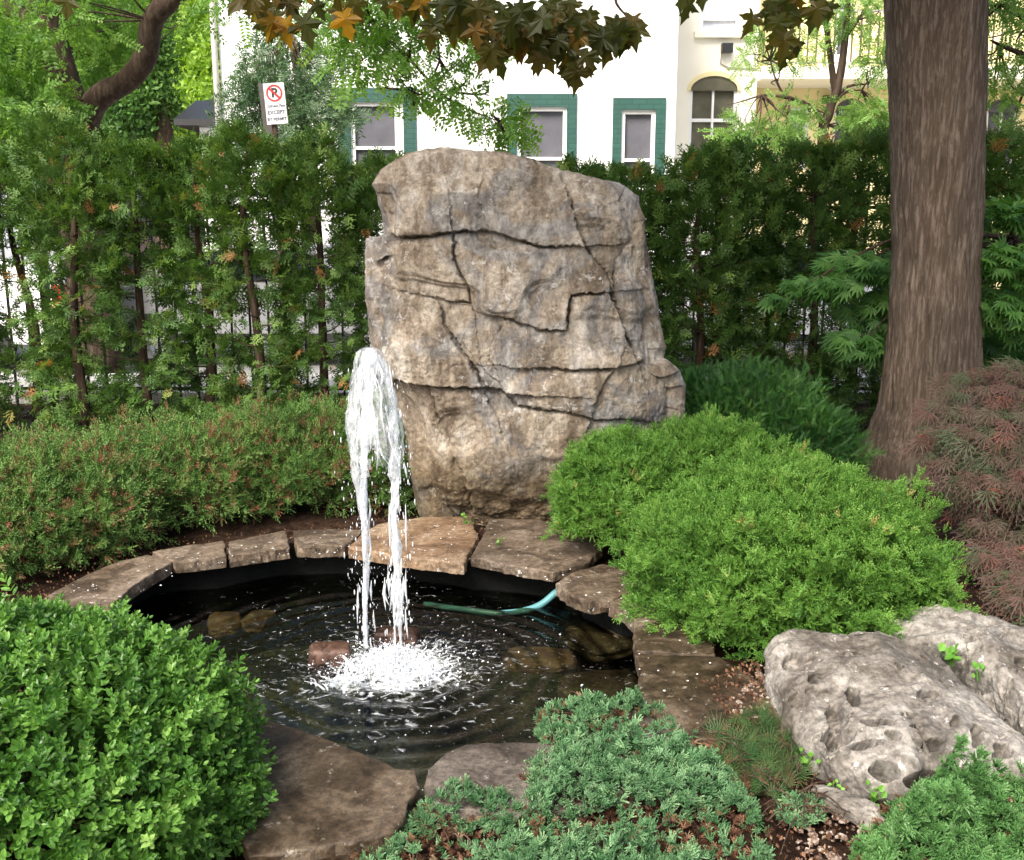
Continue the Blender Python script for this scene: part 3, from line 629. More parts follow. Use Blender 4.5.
# hollow at the foot and the overhang
foot = np.exp(-(((px-510)/60)**2+((py-520)/35)**2)); off += -.10*foot+.05*foot*fbm(q*9, 4, 41)
off += -.06*sst(380, 420, py)*sst(520, 400, px)
Vp = Vp+nn*((off-.05*crk)*front)[..., None]
shape = Vp.shape
rootv = np.array([cc[0], YB, 0])
bo = mesh('boulder', Vp.reshape(-1, 3)-rootv, gridfaces(shape[0], shape[1]), M['boulder'], smooth=True); bo.location = rootv
tag(bo, 'huge upright brown and grey boulder with deep cracks standing behind the pond', 'boulder')

# ------------------------------------------------------------------ pale limestone rocks
def Yt(py, y0=2.72, y1=3.42, a=790, b=640): return y0+(a-py)/(a-b)*(y1-y0)
def limestone(sil, pits, label, seed, df, y0, y1, a, b, nrmv):
    wq = lambda V: V+.05*np.stack([fbm(V*7, 2, seed+21), fbm(V*7, 2, seed+22), fbm(V*7, 2, seed+23)], -1)
    pm = np.mean([q_[0] for q_ in sil]); V, c, nv = inflate([P(pm+(p_-pm)*.97, b+(r_-b)*.97+6, Yt(r_, y0, y1, a, b)) for p_, r_ in sil], nrmv, df, .12, 3.0, 800, 340, 40, 2); nn = gridnormals(V)
    if np.sum(nn[140]*nv) < 0: nn = -nn
    V = V+nn*(.06*fbm(V*4, 3, seed)+.030*ridged(wq(V)*4.5, 2, seed+1)+.010*ridged(wq(V)*13, 3, seed+2)+.003*fbm(V*70, 3, seed+3))[..., None]
    nn = gridnormals(V); nn = nn if np.sum(nn[140]*nv) > 0 else -nn
    px, py, _ = proj(V); dd = np.zeros(px.shape); fr = sst(0, .3, nn@nv)
    wx = px+7*fbm(V*22, 4, seed+5); wy = py+7*fbm(V*22+9, 4, seed+6)
    for (x, y, rx, ry, dp) in pits: e = np.sqrt(((wx-x)/rx)**2+((wy-y)/ry)**2); dd += 1.7*dp*sst(1.2, .6, e)
    cell = fbm(wq(V)*22, 2, seed+9); dd += .022*sst(.42, .60, cell)
    V = V-nv*(dd*fr)[..., None]; o = np.array([c[0], c[1], 0])
    ob = mesh('limestone_rock', V.reshape(-1, 3)-o, gridfaces(V.shape[0], V.shape[1]), M['lime'], smooth=True); ob.location = o
    return tag(ob, label, 'rock')
limestone([(766, 655), (775, 643), (800, 637), (830, 640), (860, 643), (890, 654), (925, 670), (955, 694), (982, 720), (1003, 740), (1028, 770), (1025, 785), (985, 785), (950, 790), (925, 784), (905, 800), (885, 796), (868, 790), (850, 778), (828, 765), (808, 745), (790, 725), (775, 700), (770, 680)],
          [(855, 697, 6, 7, .05), (926, 694, 9, 5, .03), (935, 745, 12, 7, .05), (886, 772, 15, 8, .16), (930, 780, 22, 8, .14), (838, 735, 16, 9, .06), (979, 736, 7, 9, .05), (878, 722, 16, 4, .03), (895, 735, 8, 5, .05), (838, 720, 10, 14, .03), (835, 750, 14, 8, .04), (795, 662, 12, 8, .02), (800, 700, 10, 9, .02), (868, 745, 22, 4, .04), (955, 720, 6, 5, .03), (1003, 750, 9, 8, .05), (812, 678, 5, 4, .03), (905, 712, 4, 3, .03)],
          'large pale pitted limestone rock in front of the bright green bush', 50, .14, 2.60, 3.36, 795, 640, (0, -.55, .83))
limestone([(878, 632), (900, 626), (925, 620), (955, 622), (985, 632), (1010, 640), (1060, 650), (1090, 690), (1080, 760), (1040, 750), (1008, 722), (985, 705), (965, 680), (940, 664), (905, 662), (882, 655)],
          [(928, 651, 20, 6, .12), (985, 690, 8, 5, .04), (1010, 700, 6, 9, .04), (1020, 660, 7, 5, .03), (960, 668, 8, 5, .03), (1000, 720, 8, 5, .05), (970, 640, 6, 4, .02)],
          'pale limestone rock with a dark hollow behind the larger one, under the red maple', 80, .13, 2.95, 3.62, 740, 620, (0, -.45, .89))
def small_rock(name, c, ax, mat, label, cat, seed, sq=2.0, rough=.1, group=None, rz=0, sub=48):
    th = np.linspace(0.01, pi-.01, sub); ph = np.linspace(0, 2*pi, sub*2, endpoint=False); t_, p_ = np.meshgrid(th, ph, indexing='ij')
    u = np.stack([np.sin(t_)*np.cos(p_), np.sin(t_)*np.sin(p_), np.cos(t_)], -1); k = (np.abs(u)**sq).sum(-1)**(-1/sq); V = u*k[..., None]
    V = V*(1+rough*fbm(V*1.7+seed, 3, seed)+rough*.3*fbm(V*7, 3, seed+1))[..., None]*np.array(ax)
    V = np.stack([V[..., 0]*cos(rz)-V[..., 1]*sin(rz), V[..., 0]*sin(rz)+V[..., 1]*cos(rz), V[..., 2]], -1)
    ob = mesh(name, V.reshape(-1, 3), gridfaces(sub, sub*2), M[mat], smooth=True); ob.location = [float(x) for x in c]
    return tag(ob, label, cat, group)
small_rock('pond_stone', G(328, 664, WZ+.0)+[0, .05, 0], (.085, .06, .06), 'brick', 'squared wet brown stone standing in the water left of the splash', 'stone', 3, 6, .05, rz=.12)
small_rock('pond_stone', G(396, 646, WZ+.0)+[0, .06, 0], (.095, .05, .05), 'brick', 'reddish wet stone in the water behind the splash', 'stone', 4, 6, .06, rz=-.1)
for (x0, y0, ax_, lb, sd, rz) in ((225, 624, (.075, .11, .03), 'tan stone under the water at the left, larger half of the sunken pair', 5, .3), (258, 621, (.06, .09, .03), 'tan stone under the water at the left, right half of the sunken pair', 6, -.2),
                           (540, 660, (.15, .09, .03), 'broad brown stone sunken in the water on the right', 7, -.1), (602, 640, (.14, .16, .04), 'dark stone deep under water at the right edge', 8, .5), (600, 690, (.16, .12, .04), 'dark flat stone deep under water near the blue juniper', 9, .2)):
    small_rock('sunken_stone', G(x0, y0, WZ-.045), ax_, 'sunk' if sd < 8 else 'slab_dark', lb, 'stone', sd, 4, .12, 'stones sunken in the pond', rz)
small_rock('pale_stone', G(846, 806, .02), (.10, .035, .03), 'lime', 'pale elongated stone lying on the soil below the limestone rock', 'stone', 12, 3, .3, rz=-.75)
small_rock('small_stone', G(800, 630, .05)+[0, .1, 0], (.06, .05, .05), 'lime', 'small pale stone behind the top of the limestone rock', 'stone', 13, 3, .2)
# hose
hp = [G(590, 566, .0), G(561, 588, -.06), G(536, 607, WZ), G(500, 613, WZ-.015), G(460, 609, WZ-.02), G(425, 604, WZ-.05)]
p_, r_ = resample(hp, [.016]*3+[.013]*3, 10); V, Fc = tube(p_, r_, 14)
tag(mesh('hose', V, Fc, M['hose'], smooth=True), 'teal hose running from under the wedge shaped slab into the pond', 'hose')

# ------------------------------------------------------------------ fountain
def ww_mat(name, alpha_lo, alpha_hi, sc):
    m, nt, o = newmat(name); p = N(nt, 'ShaderNodeBsdfPrincipled'); p.inputs['Base Color'].default_value = (.9, .93, .96, 1); p.inputs['Roughness'].default_value = .15
    p.inputs['Specular IOR Level'].default_value = .8
    n = noise(nt, 1, 5, .65, pos(nt, (sc, sc, sc*.3)), 1.0); r = ramp(nt, n, [(.38, (alpha_lo,)*3), (.58, (alpha_hi,)*3)])
    nt.links.new(r.outputs[0], p.inputs['Alpha']); nt.links.new(bump(nt, n, .6, .01), p.inputs['Normal']); 
    t = N(nt, 'ShaderNodeBsdfTranslucent'); t.inputs[0].default_value = (.9, .93, .96, 1); ms = N(nt, 'ShaderNodeMixShader'); ms.inputs[0].default_value = .3
    nt.links.new(p.outputs[0], ms.inputs[1]); tt = N(nt, 'ShaderNodeBsdfTransparent'); m2 = N(nt, 'ShaderNodeMixShader'); nt.links.new(r.outputs[0], m2.inputs[0]); nt.links.new(tt.outputs[0], m2.inputs[1]); nt.links.new(t.outputs[0], m2.inputs[2])
    nt.links.new(m2.outputs[0], ms.inputs[2]); nt.links.new(ms.outputs[0], o.inputs[0]); return m
M['foamy'] = ww_mat('foaming water', .18, .92, 44); M['sheet'] = ww_mat('thin water sheet', .03, .4, 30); M['drop'] = ww_mat('water drops', .75, .95, 60)
fr_ = Root('fountain', (FP[0], FP[1], WZ), 'white water jet rising from the pond and falling back in two streams', 'fountain')
YF = FP[1]
V, Fc = tube([(FP[0], FP[1], -.5), (FP[0], FP[1], -.16), (FP[0], FP[1], -.10)], [.02, .02, .012], 14); part('nozzle', V, Fc, M['iron'], fr_, smooth=True)
def jet(name, pl, rad, mat, rough, seed, m=14, n=22, yj=0):
    pts = [P(a, b, YF+yj) for a, b in pl]; p_, r_ = resample(pts, [r*YF*.76/F for r in rad], m); V, Fc = tube(p_, r_, n)
    q = V.copy(); d = fbm(q*np.array([28, 28, 9]), 4, seed); d2 = fbm(q*np.array([70, 70, 22]), 3, seed+3)
    k = len(p_); cen = np.vstack([np.repeat(p_, n, 0), p_[:1], p_[-1:]]); V = cen+(V-cen)*(1+rough*d+.6*rough*d2)[:, None]
    part(name, V, Fc, mat, fr_, smooth=True)
jet('rising_jet', [(366, 657), (365, 610), (365, 560), (364, 510), (364, 470), (366, 430), (368, 390), (370, 358), (370, 348)], [3.0, 3.2, 3.6, 4.0, 4.6, 5.5, 7, 10, 3], M['foamy'], .55, 3, 26)
jet('falling_stream', [(372, 352), (384, 368), (391, 400), (394, 440), (395, 480), (394, 520), (397, 560), (399, 600), (401, 648)], [7, 6, 5, 6, 5.5, 5.5, 5, 4, 3], M['foamy'], 1.1, 8, 26, yj=.03)
jet('falling_stream', [(371, 352), (362, 370), (356, 400), (353, 440), (357, 480), (362, 520)], [7, 7, 6, 5.5, 4, 2], M['sheet'], .9, 12, 26, yj=-.03)
# bell shaped thin sheet
prof = [(370, 347, 4), (370, 352, 13), (371, 370, 19), (373, 400, 24), (375, 430, 27), (377, 455, 27), (379, 475, 23)]
p_, r_ = resample([P(a, b, YF) for a, b, c in prof], [c*YF/F for a, b, c in prof], 16); V, Fc = tube(p_, r_, 60); k = len(p_); cen = np.vstack([np.repeat(p_, 60, 0), p_[:1], p_[-1:]])
V = cen+(V-cen)*(1+.30*fbm(V*np.array([22, 22, 7]), 4, 31)+.1*fbm(V*60, 3, 33))[:, None]; Fc = Fc[0]
fcen = V[Fc].mean(1); keep = fbm(fcen*np.array([26, 26, 9]), 4, 35)+.35*sst(1.0, .6, fcen[:, 2])-.25 < sst(.55, 1.0, fcen[:, 2])*.9-.12
part('water_sheet', V, Fc[keep], M['sheet'], fr_, smooth=True)
# strands
mb = MB()
for i in range(34):
    x0 = 370+RNG.normal(0, 7); x1 = x0+RNG.normal(1, 6); ya = RNG.uniform(350, 440); yb = ya+RNG.uniform(20, 60); dy = RNG.normal(0, .05)
    p_, r_ = resample([P(x0+(x1-x0)*.2, ya, YF+dy*.4), P((x0+x1)/2+RNG.normal(0, 2), (ya+yb)/2, YF+dy), P(x1, yb, YF+dy*1.3)], np.array([.4, 1.5, .2])*RNG.uniform(.4, 1.0)*YF/F, 6); V, Fc = tube(p_, r_, 6, .4, i); mb.add(V, Fc)
for i in range(60):
    st_ = RNG.random() < .6; x0 = (396+RNG.normal(0, 5)) if st_ else (366+RNG.normal(0, 3)); ya = RNG.uniform(450, 620); yb = ya+RNG.uniform(12, 50)
    p_, r_ = resample([P(x0, ya, YF+.02), P(x0+RNG.normal(0, 1), (ya+yb)/2, YF+.02), P(x0+RNG.normal(0, 2), yb, YF+.02)], np.array([.2, 1.5, .2])*YF/F, 5); V, Fc = tube(p_, r_, 6, .4, i); mb.add(V, Fc)
mb.build('water_strands', M['foamy'], fr_, smooth=True)
def drops(P_, size, elong, dirs=None):
    n = len(P_); ico = [(0, 0, 1), (.89, 0, .45), (.28, .85, .45), (-.72, .53, .45), (-.72, -.53, .45), (.28, -.85, .45), (.72, .53, -.45), (-.28, .85, -.45), (-.89, 0, -.45), (-.28, -.85, -.45), (.72, -.53, -.45), (0, 0, -1)]
    fc = [(0, 1, 2), (0, 2, 3), (0, 3, 4), (0, 4, 5), (0, 5, 1), (1, 6, 2), (2, 6, 7), (2, 7, 3), (3, 7, 8), (3, 8, 4), (4, 8, 9), (4, 9, 5), (5, 9, 10), (5, 10, 1), (1, 10, 6), (11, 7, 6), (11, 8, 7), (11, 9, 8), (11, 10, 9), (11, 6, 10)]
    iv = np.array(ico)[None]*size[:, None, None]; d = nrm(dirs) if dirs is not None else np.tile([0, 0, 1.], (n, 1)); h = nrm(np.cross(d, RNG.normal(0, 1, (n, 3)))); x = np.cross(h, d)
    V = P_[:, None]+iv[..., :1]*h[:, None]+iv[..., 1:2]*x[:, None]+iv[..., 2:]*d[:, None]*elong[:, None, None]
    return V.reshape(-1, 3), (np.array(fc)[None]+(np.arange(n)*12)[:, None, None]).reshape(-1, 3)
n = 950; py_ = RNG.uniform(370, 660, n); cx = np.where(RNG.random(n) < .5, np.interp(py_, [350, 440, 500, 660], [364, 355, 362, 366]), np.interp(py_, [350, 440, 660], [380, 396, 400]))
px_ = cx+RNG.normal(0, 1, n)*np.interp(py_, [370, 470, 660], [8, 11, 6]); Q = np.array([P(a, b, YF+c) for a, b, c in zip(px_, py_, RNG.normal(0, .05, n))])
V, Fc = drops(Q, (.0006+.0026*RNG.random(n)**3), RNG.uniform(1.5, 6, n)); part('droplets', V, Fc, M['drop'], fr_, smooth=True)
# splash crown
SPB = [G(*q_, WZ) for q_ in ((370, 668), (395, 662), (415, 668), (430, 676), (405, 682), (345, 684))]
mb = MB()
for i in range(420):
    a = RNG.uniform(0, 2*pi); r0 = abs(RNG.normal(0, .05)); bl = SPB[RNG.integers(0, 6)]; base = np.array([bl[0]+cos(a)*r0*1.3, bl[1]+sin(a)*r0*.9, WZ-.004]); a = RNG.uniform(0, 2*pi); L = (.010+.07*RNG.random()**2)*math.exp(-r0*3); out_ = RNG.uniform(.1, 1.5)
    d = np.array([cos(a)*out_, sin(a)*out_, 1.0]); p2 = base+d*L*.6; p3 = base+d*L+np.array([cos(a), sin(a), -.5])*L*.3
    p_, r_ = resample([base, p2, p3], np.array([.009, .004, .0015])*RNG.uniform(.4, 1.2), 4); V, Fc = tube(p_, r_, 7, .9, i); mb.add(V, Fc)
mb.build('splash', M['foamy'], fr_, smooth=True)
n = 9000; a = RNG.uniform(0, 2*pi, n); r0 = np.abs(RNG.normal(0, .11, n)); Q = np.column_stack([SPL[0]-.02+np.cos(a)*r0*1.3, SPL[1]+np.sin(a)*r0, WZ+.008+np.abs(RNG.normal(0, .035, n))*np.exp(-r0*4)])
V, Fc = drops(Q, (.0006+.0035*RNG.random(n)**5), RNG.uniform(.7, 2.5, n), RNG.normal(0, 1, (n, 3))); part('spray', V, Fc, M['drop'], fr_, smooth=True)
# bubbles and petals floating
n = 170; a = RNG.uniform(-pi, pi, n); f = np.sqrt(RNG.random(n))*.95; rr = R_out(a)*f
Q = np.column_stack([PC[0]+rr*np.cos(a), PC[1]+rr*np.sin(a), np.full(n, WZ+.006)]); V, Fc = drops(Q, (.0012+.0045*RNG.random(n)**3), RNG.uniform(.4, .8, n))
tag(mesh('bubbles', V, Fc, M['drop'], smooth=True), 'white bubbles and petals floating on the pond', 'bubbles', kind='stuff')

# ------------------------------------------------------------------ near bushes
c = P(30, 800, 2.42); bush('boxwood_bush', (c[0], 2.42, .12), (.585, .56, .47), 6800, TB, 1.15, M['l_box'], 'round clipped boxwood bush with small glossy leaves in the left foreground', 'bush', lump=.06, depth=.32, up=.3, zmin=-.3, jit=.4, seed=2, cl1=.05, cl2=.035, cvar=.2)
c = P(786, 545, 4.05); bush('conifer_bush', (c[0], 4.03, .17), (.68, .62, .44), 15000, TC, .92, M['l_cyp'], 'big bright green feathery conifer bush right of the pond', 'bush', cl1=.15, cl2=.07, lump=.12, lf=3.2, up=.45, depth=.3, seed=3)
c = P(628, 500, 4.75); bush('conifer_bush', (c[0], 4.80, .28), (.37, .36, .34), 5600, TC, .9, M['l_cyp'], 'smaller bright green conifer bush against the foot of the boulder', 'bush', lump=.13, lf=3, up=.45, depth=.3, seed=5)
c = P(715, 440, 4.9); bush('conifer_bush', (c[0], 4.9, .33), (.42, .34, .34), 4600, TC, .9, M['l_cyp'], 'bright green conifer bush rising behind between the other two', 'bush', lump=.13, lf=3, up=.5, depth=.3, seed=6)
for i, (px0, Y0, hz_, ax_, lb) in enumerate([(-60, 4.6, .22, (.62, .5, .36), 'browning low conifer shrub cut by the left edge, above the clipped bush'), (45, 4.95, .22, (.58, .5, .34), 'low conifer shrub with reddish brown tips, leftmost in full view'),
        (165, 5.5, .22, (.60, .45, .34), 'low conifer shrub drooping green over the chipped coping slab'), (285, 5.75, .24, (.52, .45, .36), 'low conifer shrub with a rusty brown patch behind the small pale slab'), (385, 5.85, .26, (.40, .4, .38), 'low conifer shrub behind the fountain, beside the boulder')]):
    c = P(px0, 480, Y0); bush('low_conifer_shrub', (c[0], Y0, hz_), ax_, 5200, TR, 1.0, M['l_row'], lb, 'shrub', 'browning shrubs in a row behind the pond', cvar=.26, cl1=.15, cl2=.09, lump=.22, lf=3.0, up=.4, depth=.5, zmin=-.6, seed=20+i, stem_n=30, stem_mat='twig', dens=.5)
for i, (px0, Y0, hz_, ax_, lb) in enumerate([(745, 6.1, .40, (.50, .4, .40), 'dark green yew shrub between the boulder and the tree trunk'), (805, 5.9, .26, (.36, .34, .34), 'dark green yew shrub at the foot of the tree trunk'), (690, 6.3, .38, (.35, .3, .35), 'dark yew shrub tucked behind the boulder shoulder')]):
    c = P(px0, 400, Y0); bush('yew_shrub', (c[0], Y0, hz_), ax_, 4200, TY, .72, M['l_yew'], lb, 'shrub', 'yew shrubs behind the pond', lump=.2, lf=3.0, up=.35, depth=.5, seed=40+i)

# ------------------------------------------------------------------ junipers
def inpoly(x, y, pl):
    r = np.zeros(len(x), bool); n = len(pl)
    for i in range(n):
        (x1, y1), (x2, y2) = pl[i], pl[(i+1) % n]; c_ = ((y1 > y) != (y2 > y)) & (x < (x2-x1)*(y-y1)/(y2-y1+1e-12)+x1); r ^= c_
    return r
def sample_poly(pl, n):
    pl = np.array(pl); lo, hi = pl.min(0), pl.max(0); q = RNG.uniform(lo, hi, (n*6, 2)); return q[inpoly(q[:, 0], q[:, 1], pl)][:n]
def edge_dist(q, pl):
    return np.min([segdist(q[:, 0], q[:, 1], [pl[i], pl[(i+1) % len(pl)]])[0] for i in range(len(pl))], 0)
def ground_cover(name, px, n, h, mat, label, cat, seed, dead=.25, scale=1.5, temps=TJ, group=None, cut=-.35, zoff=0.0):
    pl = np.array([G(a, b, .03)[:2] for a, b in px]); q = sample_poly(pl, n); ed = edge_dist(q, pl); q3 = np.column_stack([q*5.5, np.zeros(len(q))]); nz = fbm(q3, 3, seed)
    hh = h*(.30+.6*sst(-.5, .5, nz)+.8*(np.abs(fbm(q3*2.6, 2, seed+2))*2.5-.5))*sst(-.03, .15, ed); keep = (nz > cut) | (RNG.random(len(q)) < .15); q, hh, nz = q[keep], hh[keep], nz[keep]
    e = 1e-2; gx = fbm(np.column_stack([(q+[e, 0])*5.5, np.zeros(len(q))]), 3, seed)-nz; gy = fbm(np.column_stack([(q+[0, e])*5.5, np.zeros(len(q))]), 3, seed)-nz
    k = RNG.random(len(q))**2*.45; p = np.column_stack([q, hh*(1-k)+.01+zoff]); d = np.column_stack([-gx/e*h*.35, -gy/e*h*.35, np.full(len(q), .8)])+RNG.normal(0, .42, (len(q), 3))+np.array([.0, -.35, 0])
    rt = Root(name, (pl[:, 0].mean(), pl[:, 1].mean(), 0), label, cat, group)
    V, Fc, R = scatter(temps, p, d, scale*RNG.uniform(.7, 1.25, len(q)), rnd=np.clip(RNG.normal(.5, .24, len(q)), 0, 1)); part('foliage', V, Fc, mat, rt, rnd=R)
    m = int(n*dead); q = sample_poly(pl, m); hz = h*.45*RNG.random(len(q)); V, Fc, R = scatter(temps, np.column_stack([q, hz+.005+zoff]), rdir(len(q), -.2)+np.array([0, -.2, 0]), scale*RNG.uniform(.6, 1.1, len(q)))
    part('dead_needles', V, Fc, M['l_dead'], rt, rnd=R)
    mb = MB()
    for i in range(34):
        a = sample_poly(pl, 60)[0]; b = a+RNG.normal(0, .07, 2); z0, z1 = RNG.uniform(.01, h*.6, 2)
        p_, r_ = resample([(a[0], a[1], z0+zoff), ((a[0]+b[0])/2, (a[1]+b[1])/2, (z0+z1)/2+.02+zoff), (b[0], b[1], z1+zoff)], [.0028, .002, .001], 5); V, Fc = tube(p_, r_, 5); mb.add(V, Fc)
    mb.build('stems', M['bark_dark'], rt, smooth=True); return rt
ground_cover('creeping_juniper', [(540, 745), (535, 712), (560, 700), (600, 697), (650, 702), (690, 722), (715, 745), (745, 785), (770, 830), (775, 900), (600, 910), (470, 900), (505, 830), (520, 775)], 5200, .085, M['l_blue'], 'blue green creeping juniper spreading over the front edge of the pond', 'juniper', 3, dead=.22, scale=.85, cut=-.14)
ground_cover('creeping_juniper', [(425, 800), (440, 785), (520, 790), (545, 830), (560, 910), (330, 910), (350, 862), (385, 835)], 1500, .07, M['l_blue'], 'thin blue green juniper mixed with dead brown twigs at the bottom edge', 'juniper', 5, dead=.5, scale=.75, cut=-.05)
ground_cover('green_juniper', [(850, 862), (862, 838), (890, 808), (930, 790), (985, 778), (1030, 772), (1120, 790), (1140, 920), (850, 930)], 5000, .17, M['l_gjun'], 'bright green juniper in the bottom right corner below the limestone rock', 'juniper', 7, dead=.06, scale=.9, cut=-.6)
ground_cover('small_juniper', [(780, 800), (795, 790), (818, 793), (822, 812), (800, 822), (782, 816)], 130, .06, M['l_blue'], 'small blue juniper tuft on the soil below the limestone rock', 'juniper', 8, dead=.2, scale=.9, cut=-2)
ground_cover('tufted_pine', [(705, 742), (730, 722), (770, 715), (795, 735), (798, 775), (770, 795), (735, 785)], 420, .13, M['l_pine'], 'dark green long needled tuft between the juniper and the limestone rock', 'plant', 9, dead=.35, scale=.8, temps=TPN, cut=-2)

# ------------------------------------------------------------------ red lace maple, green japanese maple
def maple_clusters(name, cl, temps, mat, label, cat, trunk, scale, dens, droop, seed, bark='bark_dark', flat=.35, br=.02, out_c=None):
    rt = Root(name, trunk[0], label, cat); Vs, Fs, Rs, off = [], [], [], 0
    for (px0, py0, Y0, rx, rz_, n) in cl:
        c = P(px0, py0, Y0); k = Y0/F; u = rdir(int(n*dens)); r = RNG.random(len(u))**.4; q = c+u*np.array([rx*k, rx*k*.8, rz_*k])*r[:, None]
        oc = np.array(out_c) if out_c is not None else np.array(trunk[-1]); d = nrm(q-oc)*.8+np.array([0, 0, -droop])+RNG.normal(0, .35, q.shape)
        V, Fc, R = scatter(temps, q, d, scale*RNG.uniform(.75, 1.2, len(q)), hint=(0, -.6, 1), rnd=np.clip(RNG.normal(.5, .24, len(q)), 0, 1)); Vs.append(V); Fs.append(Fc+off); Rs.append(R); off += len(V)
    part('crown', np.concatenate(Vs), np.concatenate(Fs), mat, rt, rnd=np.concatenate(Rs))
    mb = MB(); pt, rd = resample(trunk, np.linspace(br, br*.5, len(trunk)), 8); V, Fc = tube(pt, rd, 12, .15, seed); mb.add(V, Fc); mb.build('trunk', M[bark], rt, smooth=True)
    mb = MB()
    for (px0, py0, Y0, rx, rz_, n) in cl:
        e = P(px0, py0, Y0); s_ = np.array(trunk[-1]); mid = (s_+e)/2+np.array([0, 0, .12*np.linalg.norm(e-s_)]); p_, r_ = resample([s_, mid, e], [br*.45, br*.3, br*.1], 7); V, Fc = tube(p_, r_, 7, .1, seed); mb.add(V, Fc)
    mb.build('branch', M[bark], rt, smooth=True); return rt
t0 = P(1075, 560, 5.0); t0[2] = 0; t1 = t0+[-.03, 0, .45]; t2 = t0+[-.08, 0, .78]
maple_clusters('lace_leaf_maple', [(985, 385, 4.9, 52, 16, 90), (950, 415, 4.8, 38, 20, 60), (1010, 420, 4.7, 55, 24, 140), (965, 445, 4.65, 48, 26, 120), (1040, 470, 4.5, 70, 40, 260), (990, 480, 4.55, 55, 28, 140), (1010, 520, 4.5, 60, 26, 160), (1000, 550, 4.3, 45, 14, 90), (1050, 600, 3.95, 60, 32, 220), (1020, 585, 4.0, 36, 18, 80), (1085, 420, 4.9, 70, 50, 200), (1030, 370, 5.0, 40, 14, 70), (1100, 540, 4.3, 70, 60, 200)],
               TL, M['l_red'], 'low purple red maple with finely cut drooping leaves at the right edge', 'maple', [t0, t1, t2], 1.0, .7, 1.1, 5, br=.03, out_c=t2-[0, 0, .1])
t0 = P(1010, 400, 7.0); t0[2] = 0; t1 = t0+[-.05, 0, .9]; t2 = t0+[-.1, 0, 1.55]
maple_clusters('green_maple', [(870, 265, 6.9, 55, 14, 150), (825, 285, 6.8, 40, 12, 100), (860, 345, 6.7, 34, 16, 80), (890, 310, 7.0, 50, 22, 120), (1010, 215, 6.6, 45, 14, 110), (1020, 260, 6.4, 45, 18, 140), (1005, 305, 6.5, 42, 20, 130), (1060, 300, 6.4, 60, 60, 200), (960, 330, 7.4, 60, 40, 150), (1000, 350, 7.0, 40, 22, 80), (1055, 380, 6.6, 50, 30, 100), (780, 300, 6.7, 15, 6, 14)],
               TP, M['l_jmap'], 'green maple with small star shaped leaves behind the big trunk', 'maple', [t0, t1, t2], 1.25, 1.5, .25, 6, br=.035)

# ------------------------------------------------------------------ big maple: trunk, bronze lower branches, upper crown
mt = Root('maple_tree', (*P(925, 460, 6.5)[:2], 0), 'large maple with a thick straight grey brown trunk right of the boulder, bronze leaves overhead', 'tree')
cx, wd = [], []
prof = [(912, 470, 56), (920, 450, 53), (925, 430, 50.5), (930, 400, 48), (933, 350, 45), (935, 300, 43.5), (937, 200, 42), (937, 100, 43.5), (935, 0, 46), (934, -120, 46), (930, -260, 45), (925, -420, 44)]
p_, r_ = resample([P(a, b, 6.5) for a, b, c in prof], [c*6.6/F*.93 for a, b, c in prof], 26); base = p_[0].copy(); base[2] = -.1; p_ = np.vstack([base, p_]); r_ = np.concatenate([[r_[0]*1.02], r_])
V, Fc = tube(p_, r_, 220); cen = np.vstack([np.repeat(p_, 220, 0), p_[:1], p_[-1:]]); dv = nrm(V-cen)
dd = .024*fbm(V*np.array([3, 3, 1.6]), 4, 3)+.010*ridged((V+.03*fbm(V*np.array([5, 5, 5]), 2, 19)[:, None])*np.array([19, 19, 2.2]), 3, 9)+.010*ridged(V*np.array([30, 30, 5]), 3, 5)
lob = np.exp(-((V[:, 2]-0)/.3)**2)*.035*np.sin(np.arctan2(dv[:, 1], dv[:, 0])*5+1)
part('trunk', V+dv*(dd+lob)[:, None], Fc, M['bark'], mt, smooth=True)
bron = [(268, 6, 4.3, 24, 9, 11), (300, 2, 4.4, 22, 6, 9), (345, 0, 4.5, 26, 6, 9), (400, -4, 4.4, 30, 8, 14), (448, 14, 4.3, 22, 14, 18), (480, 12, 4.3, 30, 14, 34), (515, 22, 4.2, 28, 18, 40), (548, 32, 4.2, 26, 20, 40), (560, 12, 4.3, 34, 12, 34), (573, 58, 4.2, 10, 12, 9), (600, 28, 4.2, 26, 14, 30), (628, 22, 4.3, 12, 18, 14), (500, 42, 4.2, 14, 8, 8), (690, -8, 4.5, 18, 4, 6), (775, 4, 4.6, 20, 10, 14), (782, 26, 4.6, 10, 16, 9), (815, 2, 4.6, 14, 8, 9), (786, 46, 4.6, 5, 4, 3), (250, -4, 4.4, 18, 8, 8)]
Vs, Fs, Rs, off = [], [], [], 0
for (a, b, Y0, rx, rz_, n) in bron:
    c = P(a, b, Y0); k = Y0/F; u = rdir(n)*(RNG.random(n)**.5)[:, None]; q = c+u*np.array([rx*k, .25, rz_*k]); q = q[:max(3, int(n*.72))]; n = len(q); hot = 1.0 if a < 420 and a > 240 else .0
    d = np.column_stack([RNG.normal(0, .45, n), RNG.normal(0, .3, n), np.full(n, -1.0)]); V, Fc, R = scatter(TN, q, d, RNG.uniform(.42, .78, n), hint=(0, -1, .35), rnd=np.clip(RNG.normal(.38+.10*hot, .2, n), 0, 1)); Vs.append(V); Fs.append(Fc+off); Rs.append(R); off += len(V)
